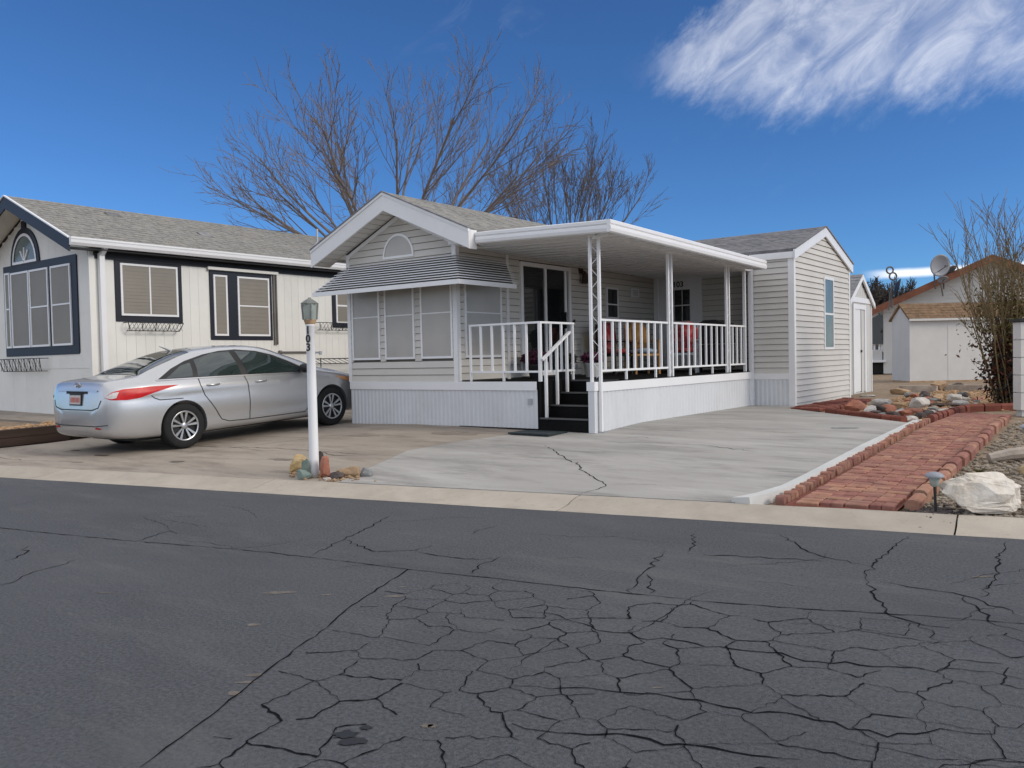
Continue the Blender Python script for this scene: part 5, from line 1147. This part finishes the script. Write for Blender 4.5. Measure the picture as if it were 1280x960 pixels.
panels(Wnf, 0, NX1 - NX0 - .06, .305, 1.0, lambda a: 3.3 + 1.0 * (1 - abs(a - 2.34) / 2.34), [(1.05, 4.2, 1.3, 3.2)])
panels(Wnf, 0, NX1 - NX0 - .06, .61, .0, lambda a: .99, [])
mb = MB(); mb.box(NX1 - .08, NX1 + .03, NY0 - .03, NY0 + .08, .0, 3.15); mb.build('corner_trim', 'nbwall', nb)
mb = MB(); mb.box(NX1, NX1 + .035, NY0 + .08, NY1, 3.10, 3.24); mb.build('frieze', 'black', nb)
def navy_window(W, a0, a1, z0, z1, b, panes, name='window'):
    mb = MB(); W.box(mb, a0, a1, z0, z1, -.005, .022); f_ = mb.build('window_surround', 'navy', nb)
    for p0, p1, q0, q1, bars in panes: window(f_, W, p0, p1, q0, q1, .04, 'white', 'screen_nb', bars, .045, 'window_sash', 14 if W is Wns else 0)
    return f_
navy_window(Wns, .48, 1.90, 1.90, 3.15, .1, [(.58, 1.80, 2.02, 3.05, [('v', 1.19, .03)])])
navy_window(Wns, 2.56, 4.16, 1.55, 3.05, .1, [(2.64, 2.98, 1.64, 2.96, []), (3.24, 4.08, 1.64, 2.96, [('h', 2.31, .03)])])
navy_window(Wns, 5.97, 6.75, 1.88, 2.95, .1, [(6.07, 6.65, 1.98, 2.87, [('h', 2.42, .04)])])
mb = MB(); Wns.box(mb, 2.50, 4.32, 3.06, 3.12, 0, .08); mb.build('window_hood', 'nbwall', nb)
mb = MB(); Wns.box(mb, 4.19, 4.24, 1.45, 3.05, .0, .05); Wns.box(mb, 4.26, 4.29, 1.45, 3.05, .0, .05); mb.build('shutter_track', 'pipe', nb)
A_ = NX0
xs2 = [-19.72, -19.46, -18.78, -18.0, -17.9, -17.5, -16.72]
nf = navy_window(Wnf, -19.8 - A_, -16.55 - A_, 1.28, 3.22, .1, [(-19.72 - A_, -19.48 - A_, 1.46, 3.08, [('h', 2.3, .03)]), (-19.42 - A_, -18.58 - A_, 1.46, 3.06, []), (-18.54 - A_, -17.72 - A_, 1.46, 3.06, [('h', 2.28, .03)]), (-17.60 - A_, -16.78 - A_, 1.46, 3.06, [('h', 2.28, .03)])])
# arched light above
g = MB(); n = 16; acx, acz = -18.72, 3.22
for k, rr_ in ((1, 0), (.84, 0)):
    for i in range(n + 1): a = math.pi * i / n; g.v.append(Vector((acx + math.cos(a) * .66 * k, NY0 - .04, acz + math.sin(a) * .74 * k)))
g.f = [(i, i + 1, n + 2 + i, n + 1 + i) for i in range(n)]; k = len(g.v); g.v += [v + Vector((0, .04, 0)) for v in g.v[:n + 1]]; g.f += [(i, i + 1, k + i + 1, k + i) for i in range(n)]
g.box(acx - .09, acx + .09, NY0 - .045, NY0, acz + .72, acz + .88); af = g.build('arch_surround', 'navy', nb)
g = MB()
for k in (.84, .76):
    for i in range(n + 1): a = math.pi * i / n; g.v.append(Vector((acx + math.cos(a) * .66 * k, NY0 - .05, acz + math.sin(a) * .74 * k)))
g.f = [(i, i + 1, n + 2 + i, n + 1 + i) for i in range(n)]; g.box(acx - .55, acx + .55, NY0 - .052, NY0 - .01, acz, acz + .05)
for a in (.9, math.pi / 2, math.pi - .9): g.bar((acx, NY0 - .04, acz + .03), (acx + math.cos(a) * .28, NY0 - .04, acz + .03 + math.sin(a) * .30), .025)
g.build('arch_frame', 'white', af)
g = MB(); g.v.append(Vector((acx, NY0 - .03, acz)))
for i in range(n + 1): a = math.pi * i / n; g.v.append(Vector((acx + math.cos(a) * .66 * .8, NY0 - .03, acz + math.sin(a) * .74 * .8)))
g.f = [(0, i + 1, i + 2) for i in range(n)]; g.build('arch_pane', 'glass_light', af)
# roof
EX1, EX0 = NX1 + .28, NX0 - .28; NRY = NY0 - .48
shingles(nb, (EX0, NRY, NE), (EX0, NY1 + .3, NE), (NPX, NY1 + .3, NP), (NPX, NRY, NP), 16, 'shingle'); shingles(nb, (EX1, NY1 + .3, NE), (EX1, NRY, NE), (NPX, NRY, NP), (NPX, NY1 + .3, NP), 16, 'shingle')
for x0 in (EX0, EX1):
    mb = MB().hexa([(x0, NRY - .03, NE - .26), (x0, NRY, NE - .26), (NPX, NRY, NP - .26), (NPX, NRY - .03, NP - .26), (x0, NRY - .03, NE - .012), (x0, NRY, NE - .012), (NPX, NRY, NP - .012), (NPX, NRY - .03, NP - .012)]); mb.build('barge_board', 'navy', nb)
    mb = MB().hexa([(x0, NRY - .05, NE - .012), (x0, NRY, NE - .012), (NPX, NRY, NP - .012), (NPX, NRY - .05, NP - .012), (x0, NRY - .05, NE + .012), (x0, NRY, NE + .012), (NPX, NRY, NP + .012), (NPX, NRY - .05, NP + .012)]); mb.build('drip_edge', 'white', nb)
mb = MB(); mb.hexa([(EX0 + .02, NRY, NE - .12), (NPX, NRY, NP - .12), (NPX, NY0, NP - .12), (EX0 + .02, NY0, NE - .12), (EX0 + .02, NRY, NE - .1), (NPX, NRY, NP - .1), (NPX, NY0, NP - .1), (EX0 + .02, NY0, NE - .1)]); mb.hexa([(EX1 - .02, NRY, NE - .12), (NPX, NRY, NP - .12), (NPX, NY0, NP - .12), (EX1 - .02, NY0, NE - .12), (EX1 - .02, NRY, NE - .1), (NPX, NRY, NP - .1), (NPX, NY0, NP - .1), (EX1 - .02, NY0, NE - .1)]); mb.build('soffit', 'nbwall', nb)
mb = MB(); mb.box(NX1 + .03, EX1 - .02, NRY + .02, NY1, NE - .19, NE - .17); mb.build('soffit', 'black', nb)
prof = [(0, -.15), (.05, -.15), (.085, -.10), (.09, -.05), (.10, -.03), (.10, .0), (0, .0)]
mb = MB(); k = len(prof)
for y in (NRY - .02, NY1 + .3):
    for u, z in prof: mb.v.append(Vector((EX1 + u - .01, y, NE + z + .005)))
mb.f = [(i, (i + 1) % k, k + (i + 1) % k, k + i) for i in range(k)] + [tuple(range(k)), tuple(range(k, 2 * k))]; mb.build('gutter', 'white', nb)
mb = MB(); mb.box(NX1 + .03, NX1 + .12, NY0 + .14, NY0 + .24, .1, 3.2); mb.bar((NX1 + .075, NY0 + .19, 3.16), (EX1 + .0, NY0 + .19, 3.32), .08); mb.build('downspout', 'white', nb)
for x, y in ((-17.3, 14.6),): 
    zz = NE + (EX1 - x) / (EX1 - NPX) * (NP - NE); mb = MB(); mb.lathe((x, y, zz - .05), [(.16, 0), (.05, .14), (.03, .16), (.03, .5)], 12); mb.build('vent_pipe', 'galv', nb)
for x, y in ((-17.9, 9.3), (-17.1, 11.0)):
    zz = NE + (EX1 - x) / (EX1 - NPX) * (NP - NE) + .02; mb = MB().hexa([(x - .06, y, zz), (x + .12, y, zz - .08), (x + .12, y + .3, zz - .08), (x - .06, y + .3, zz), (x - .05, y, zz + .05), (x + .12, y, zz - .05), (x + .12, y + .3, zz - .05), (x - .05, y + .3, zz + .05)]); mb.build('roof_vent', 'shingle_dark', nb)
# wire flower baskets under the windows
def basket(o_, dvec, nvec, L_, h, label, n=5):
    W = Wall(o_[:2], dvec, nvec); z = o_[2]; t = thing('window_basket', (o_[0], o_[1], z - h), label, 'basket'); mb = MB(); r_ = .008
    for zz, a0, a1, ou in ((z, 0, L_, .2), (z - h, .06, L_ - .06, .14)):
        mb.tube([W.p(a0, zz, .02), W.p(a0, zz, ou), W.p(a1, zz, ou), W.p(a1, zz, .02)], r_, n=5)
    for i in range(n): a = L_ * i / (n - 1); b = .06 + (L_ - .12) * i / (n - 1); mb.tube([W.p(a, z, .2), W.p(b, z - h, .14), W.p(b, z - h, .02)], r_, n=5)
    mb.build('frame', 'black', t); mb = MB()
    for i in range(14):
        a = L_ * i / 14; b = L_ * (i + 1) / 14; mb.tube([W.p(a, z, .2), W.p(b, z - h, .15)], .004, n=4); mb.tube([W.p(b, z, .2), W.p(a, z - h, .15)], .004, n=4)
    mb.build('lattice', 'black', t); return t
basket((NX1, 8.62, 1.88), (0, 1), (1, 0), 1.18, .16, 'black wire basket under the two-pane side window of the neighbouring home')
basket((-19.75, NY0, 1.22), (1, 0), (0, -1), 1.9, .26, 'black scrolled wire planter below the bay window of the neighbouring home', 9)
basket((NX1, 13.4, 1.98), (0, 1), (1, 0), 1.5, .18, 'black wire basket under the small rear window of the neighbouring home')
rk = thing('plant_rack', (-15.6, 13.7, 0), 'black wire plant rack standing by the neighbouring wall', 'rack'); mb = MB()
for y in (13.0, 14.5):
    for x in (-15.75, -15.4): mb.tube([(x, y, -.05), (x, y, 1.12)], .012, n=6)
mb.build('frame', 'black', rk); mb = MB()
for z in (1.1, .98):
    for x in (-15.75, -15.4): mb.tube([(x, 13.0, z), (x, 14.5, z)], .012, n=6)
for i in range(10): mb.tube([(-15.75, 13.0 + i * .166, 1.1), (-15.4, 13.0 + i * .166, .98)], .007, n=5)
mb.build('shelf', 'black', rk)
hp = MB(); hp.tube([(NX1 + .05, 12.35, 1.27), (NX1 + .05, 13.2, 1.27)], .022, n=8); hp.lathe((NX1 + .05, 12.33, 1.27), [(.045, -.03), (.045, .03)], 10, 'y'); rootmesh(hp, 'wall_pipe', 'pipe', (NX1 + .05, 12.4, 1.25), 'dark pipe fixed along the neighbouring white wall', 'pipe')

# ================================================================== BACKGROUND (its street lies at an angle to ours)
BR = math.atan2(.60153, .79857)
def B(xl, t): return (.79857 * xl - .6019 * t, .60153 * xl + .79798 * t)
def bg_thing(name, xl, t, label, cat, rz_=0): x, y = B(xl, t); return thing(name, (x, y, 0), label, cat, None, BR + rz_, local=True)
# white shed with the brown roof: wall 12.7 .. 18.6 across at 26.8
bs = bg_thing('storage_shed', 12.72, 26.8, 'plain white storage shed with a brown shingle roof', 'shed')
mb = MB(); mb.box(0, 6, 0, 1.25, -.02, 2.03); mb.prism([(0, 2.03), (1.25, 2.03), (.62, 2.42)], 0, 6, 'x'); mb.build('wall', 'far_white', bs)
shingles(bs, (-.06, -.1, 2.0), (6.1, -.1, 2.0), (6.1, .62, 2.52), (-.06, .62, 2.52), 6, 'shingle_brown'); shingles(bs, (6.1, 1.36, 2.0), (-.06, 1.36, 2.0), (-.06, .62, 2.52), (6.1, .62, 2.52), 6, 'shingle_brown')
mb = MB(); mb.box(-.06, 6.1, -.13, -.1, 1.93, 2.0); mb.build('eave_trim', 'far_white', bs)
mb = MB(); mb.box(-.03, 6.03, -.03, 1.28, -.05, .02); mb.build('sill', 'rock_tan', bs)
for i in range(1, 5): mb = MB(); mb.box(i * 1.22 - .004, i * 1.22 + .004, -.006, 0, .02, 1.93); mb.build('wall_joint', 'far_grey', bs)
# gabled house beyond
fh = bg_thing('distant_house', 20.0, 35, 'distant white house with a brown gable roof and satellite dishes', 'house', -.40)
mb = MB(); mb.box(-4.1, 4.1, 0, 9, 0, 2.9); mb.prism([(-4.1, 2.9), (4.1, 2.9), (0, 4.6)], 0, 9, 'y'); mb.build('wall', 'far_white', fh)
for i in range(14):
    z = 2.3 + i * .17
    k = 4.1 if z < 2.9 else 4.1 * (1 - (z - 2.9) / 1.7)
    if k > .3: mb = MB(); mb.box(-k, k, -.02, -.002, z, z + .155); mb.build('siding_board', 'far_white', fh)
for s_ in (-1, 1):
    A1 = (s_ * 4.75, -.5, 2.72); A2 = (s_ * 4.75, 9.4, 2.72); T1 = (0, -.5, 4.85); T2 = (0, 9.4, 4.85)
    shingles(fh, *( (A1, A2, T2, T1) if s_ < 0 else (A2, A1, T1, T2)), 10, 'shingle_brown')
    mb = MB().hexa([(s_ * 4.78, -.54, 2.44), (s_ * 4.78, -.5, 2.44), (0, -.5, 4.56), (0, -.54, 4.56), (s_ * 4.78, -.54, 2.74), (s_ * 4.78, -.5, 2.74), (0, -.5, 4.86), (0, -.54, 4.86)]); mb.build('barge_board', 'nb_brown', fh)
    mb = MB().hexa([(s_ * 4.7, -.5, 2.58), (s_ * 4.7, 0, 2.58), (0, 0, 4.68), (0, -.5, 4.68), (s_ * 4.7, -.5, 2.62), (s_ * 4.7, 0, 2.62), (0, 0, 4.72), (0, -.5, 4.72)]); mb.build('soffit', 'far_grey', fh)
lv = MB()
for i in range(5): lv.box(-1.05 + .06 * i, -.0, -.06, -.02, 2.62 + i * .075, 2.66 + i * .075)
lv.build('louvre', 'white', fh)
# side porch of the distant house: dark screened opening, white rail, awning board, dark underside
sp_ = MB(); sp_.box(-5.4, -4.12, .2, 4, .95, 2.65); sp_.build('porch_screen', 'glass', fh)
for x, w_ in ((-5.38, .08), (-4.62, .08), (-4.2, .1)): mb = MB(); mb.box(x, x + w_, .08, .18, .95, 2.7); mb.build('porch_post', 'white', fh)
mb = MB(); mb.box(-5.42, -4.1, .05, 4.0, 2.64, 2.76); mb.build('porch_beam', 'far_white', fh)
mb = MB(); mb.box(-5.4, -4.15, .06, .14, 1.28, 1.36); mb.build('porch_rail', 'white', fh)
for i in range(6): mb = MB(); mb.box(-5.3 + i * .2, -5.22 + i * .2, .08, .12, 1.05, 1.28); mb.build('porch_baluster', 'white', fh)
mb = MB(); mb.box(-5.4, -4.15, .04, .16, .60, 1.05); mb.build('porch_panel', 'far_grey', fh)
mb = MB(); mb.box(-5.5, -4.0, -.1, .18, .50, .60); mb.build('porch_sill', 'white', fh)
mb = MB(); mb.bar((-5.55, -.05, 1.95), (-4.3, -.05, 2.62), .10, .10); mb.build('awning_arm', 'far_white', fh)
mb = MB(); mb.box(-5.4, -4.1, .3, 3.9, .0, .5); mb.build('porch_base', 'black', fh)
mb = MB(); mb.box(-4.55, -4.12, -.04, -.01, 1.3, 2.55); mb.build('side_window', 'glass', fh)
# dishes on its roof
def dish(xl, t, z, r, label, rz_, tiltv, m='dish'):
    d_ = bg_thing('satellite_dish', xl, t, label, 'dish', rz_); d_.location.z = z; mb = MB(); k = []
    for i in range(7): a = i / 6; k.append((max(.001, r * a), -.0 - .28 * r * (a * a)))
    for i in range(6, -1, -1): a = i / 6; k.append((max(.001, r * a), .025 - .28 * r * (a * a)))
    mb.lathe((0, 0, 0), k, 20, 'y'); mb.v = [Matrix.Rotation(tiltv, 3, 'X') @ v + Vector((0, 0, r)) for v in mb.v]; mb.build('reflector', m, d_, True)
    mb = MB(); mb.tube([(-.05, .1, r), (-.05, .2, r * .5), (.05, .25, -.5)], .03, n=6); mb.build('mast', 'pipe', d_); mb = MB(); mb.tube([(0, .05, r * .4), (0, -.45, r * .8)], .02, n=5); mb.box(-.05, .05, -.52, -.42, r * .75, r * .9); mb.build('feed_arm', 'pipe', d_)
dish(17.72, 34.8, 4.02, .46, 'round grey satellite dish standing on the distant brown roof', .2, .15)
dish(18.35, 35.2, 4.05, .30, 'smaller tilted dish low on the distant brown roof', .5, .9)
dish(17.95, 34.9, 3.72, .22, 'smallest flat dish at the edge of the distant brown roof', -.3, 1.0)
dish(16.25, 35.5, 3.22, .42, 'dark upright dish seen edge-on above the distant eave', 1.25, .25, 'navy')
orn = bg_thing('ring_ornament', 16.08, 35.6, 'figure-eight metal ring ornament on a pole above the distant eave', 'ornament'); mb = MB()
for cx_, cz_, r in ((.0, 4.40, .14), (.13, 4.14, .15)): mb.tube([(cx_ + math.cos(a) * r, 0, cz_ + math.sin(a) * r) for a in np.linspace(0, 2 * math.pi, 21)], .035, n=6)
mb.build('rings', 'pipe', orn, True); mb = MB(); mb.tube([(.1, .05, 2.8), (.1, .05, 3.9)], .04, n=6); mb.build('pole', 'pipe', orn)
# pale panel cabinet at the gravel's edge
cb = bg_thing('utility_cabinet', 7.62, 12.55, 'pale panelled utility cabinet with a black lid beside the shrub', 'cabinet')
for i in range(5): mb = MB(); z = .08 + i * .265; mb.box(0, 1.3, 0, .2, z, z + .255); mb.build('panel', 'far_white', cb)
mb = MB(); mb.box(.03, 1.27, .03, .17, -.02, 1.40); mb.build('core', 'far_grey', cb); mb = MB(); mb.box(-.03, 1.33, -.03, .23, 1.405, 1.45); mb.build('lid', 'black', cb)

# ================================================================== BARE TREES
def grow(mb, p, d, ln, r, lev, cfg, r_):
    n = 5 if lev < 2 else 4; pts = [p.copy()]; q = p.copy(); dd = d.copy(); cur = cfg['curve'][min(lev, len(cfg['curve']) - 1)]
    for i in range(n):
        dd = (dd + Vector((r_.gauss(0, cfg['wig']), r_.gauss(0, cfg['wig']), cur + r_.gauss(0, cfg['wig'])))).normalized(); q = q + dd * ln / n; pts.append(q.copy())
    r1 = max(cfg['rmin'] * .6, r * .45)
    mb.tube(pts, r, r1, 7 if r > .05 else 4 if r > .012 else 3, False)
    if lev >= cfg['lev']: return
    k = cfg['kids'][lev]; k = k + r_.randint(-1, 1) if k > 2 else k
    for i in range(k):
        f = .28 + .72 * (i + r_.random()) / k if lev else .55 + .45 * (i + 1) / k
        j = min(n - 1, int(f * n)); a = pts[j].lerp(pts[j + 1], f * n - j); base = (pts[j + 1] - pts[j]).normalized()
        ax = Vector((r_.gauss(0, 1), r_.gauss(0, 1), r_.gauss(0, 1))).cross(base).normalized(); sp = cfg['spread'][lev] * r_.uniform(.6, 1.25)
        nd_ = (base * math.cos(sp) + ax * math.sin(sp)).normalized()
        grow(mb, a, nd_, ln * cfg['ratio'][lev] * r_.uniform(.7, 1.15) * (1.1 - .35 * f), max(cfg['rmin'], (r + (r1 - r) * f) * cfg['thin'][lev]), lev + 1, cfg, r_)
def tree(name, loc, label, trunk_h, r0, limbs, cfg, seed, m='bark', group=None, up=1.0, z0=0):
    r_ = random.Random(seed); L0 = Vector(loc); t = thing(name, loc, label, 'tree', group)
    mb = MB(); mb.tube([L0 + Vector((0, 0, -.1)), L0 + Vector((.04, .03, trunk_h * .5)), L0 + Vector((.0, .0, trunk_h))], r0 * 1.15, r0 * .85, 10); mb.build('trunk', m, t, True)
    mb = MB(); top = L0 + Vector((0, 0, trunk_h * .93))
    for i in range(limbs):
        a = 2 * math.pi * (i + r_.random() * .7) / limbs; s_ = (.2 + .8 * ((i * 7) % limbs) / limbs) * cfg['open']
        d = Vector((math.cos(a) * s_, math.sin(a) * s_, up)).normalized(); grow(mb, top, d, cfg['len'] * r_.uniform(.8, 1.15), r0 * .20, 0, cfg, r_)
    mb.build('crown', m, t); return t
T1 = dict(curve=[.035, .06, .06, .05], wig=.06, lev=3, kids=[8, 5, 3], spread=[.42, .5, .55], ratio=[.46, .52, .55], thin=[.5, .6, .7], rmin=.0075, len=5.6, open=2.3)
x, y = B(-3.75, 27.0); tree('bare_tree', (x, y, 0), 'large bare tree with a wide rounded crown behind the two homes', 3.5, .30, 24, T1, 4)
T2 = dict(T1, kids=[7, 5, 3], open=1.15, len=4.3, curve=[.05, .07, .07], spread=[.36, .42, .5])
x, y = B(2.0, 30.5); tree('bare_tree', (x, y, 0), 'smaller bare upswept tree behind the porch roof', 3.2, .2, 19, T2, 23)
T3 = dict(curve=[.06, .05, .05], wig=.12, lev=3, kids=[6, 6, 5], spread=[.6, .6, .65], ratio=[.65, .6, .6], thin=[.6, .6, .7], rmin=.028, len=3.0, open=1.2)
for i, (xl, t, h) in enumerate([(25.6, 62, 2.0), (28.0, 63, 1.7), (30.3, 66, 1.6)]):
    x, y = B(xl, t); tree('bare_tree', (x, y, 0), ['dense rounded bare tree far behind the little shed', 'bare tree far off beside the ring ornament', 'bare tree far off behind the brown eave'][i], h, .28, 9, T3, 60 + i, 'bark_far')
# many-stemmed dormant shrub by the cabinet
bx, by = -1.85, 17.5; sh = thing('dormant_shrub', (bx, by, 0), 'tall many-stemmed dormant shrub with straw-coloured twigs', 'shrub'); r_ = random.Random(9)
TS = dict(curve=[.10, .08, .06], wig=.07, lev=2, kids=[7, 4], spread=[.34, .45], ratio=[.42, .5], thin=[.5, .6], rmin=.0055, len=2.2, open=1)
mb = MB(); tips = []
for i in range(36):
    a = r_.uniform(0, 6.28); rr = .33 * math.sqrt(r_.random()); s_ = r_.uniform(.03, .32) * (1.0 if r_.random() < .85 else 1.5); b0 = Vector((bx + math.cos(a) * rr, by + math.sin(a) * rr, -.05))
    grow(mb, b0, Vector((math.cos(a) * s_, math.sin(a) * s_, 1)).normalized(), r_.uniform(1.5, 3.0), r_.uniform(.009, .018), 0, TS, r_)
mb.build('stems', 'twig', sh)
def leafcloud(par, c, rad, n, s0, s1, m, seed, zmin=0):
    r_ = random.Random(seed); mb = MB()
    for i in range(n):
        p = Vector((r_.gauss(0, .45) * rad[0], r_.gauss(0, .45) * rad[1], r_.gauss(0, .45) * rad[2])) + Vector(c)
        if p.z < zmin: continue
        d = Vector((r_.gauss(0, 1), r_.gauss(0, 1), r_.gauss(0, 1))).normalized(); e = d.cross(Vector((r_.gauss(0, 1), r_.gauss(0, 1), r_.gauss(0, 1)))).normalized(); s_ = r_.uniform(s0, s1)
        mb.add([p - d * s_, p + e * s_ * .45, p + d * s_, p - e * s_ * .45], [(0, 1, 2, 3)])
    return mb.build('leaves', m, par)
leafcloud(sh, (bx, by, .75), (.5, .5, .8), 2600, .025, .055, 'leaf_red', 3, .03); leafcloud(sh, (bx, by, 1.55), (.75, .75, .9), 2400, .022, .045, 'leaf_olive', 4, .1)
leafcloud(sh, (bx, by, .55), (.38, .38, .75), 5200, .03, .06, 'leaf_dark', 5, .03); leafcloud(sh, (bx, by, .9), (.5, .5, .55), 1800, .025, .05, 'leaf_red', 6, .05)
# low weeds on the gravel
def tuft(x, y, label, r, seed, m='leaf_olive'):
    r_ = random.Random(seed); z = tz(x, y) - .03; mb = MB()
    for i in range(60): a = r_.uniform(0, 6.3); l = r * r_.uniform(.4, 1); mb.tube([(x, y, z), (x + math.cos(a) * l * .5, y + math.sin(a) * l * .5, z + l * .7), (x + math.cos(a) * l, y + math.sin(a) * l, z + l * .75)], .004, .001, 3)
    rootmesh(mb, 'weed', m, (x, y, z), label, 'weed')
tuft(-1.25, 9.0, 'small dry olive weed on the gravel by the path edging', .08, 1)
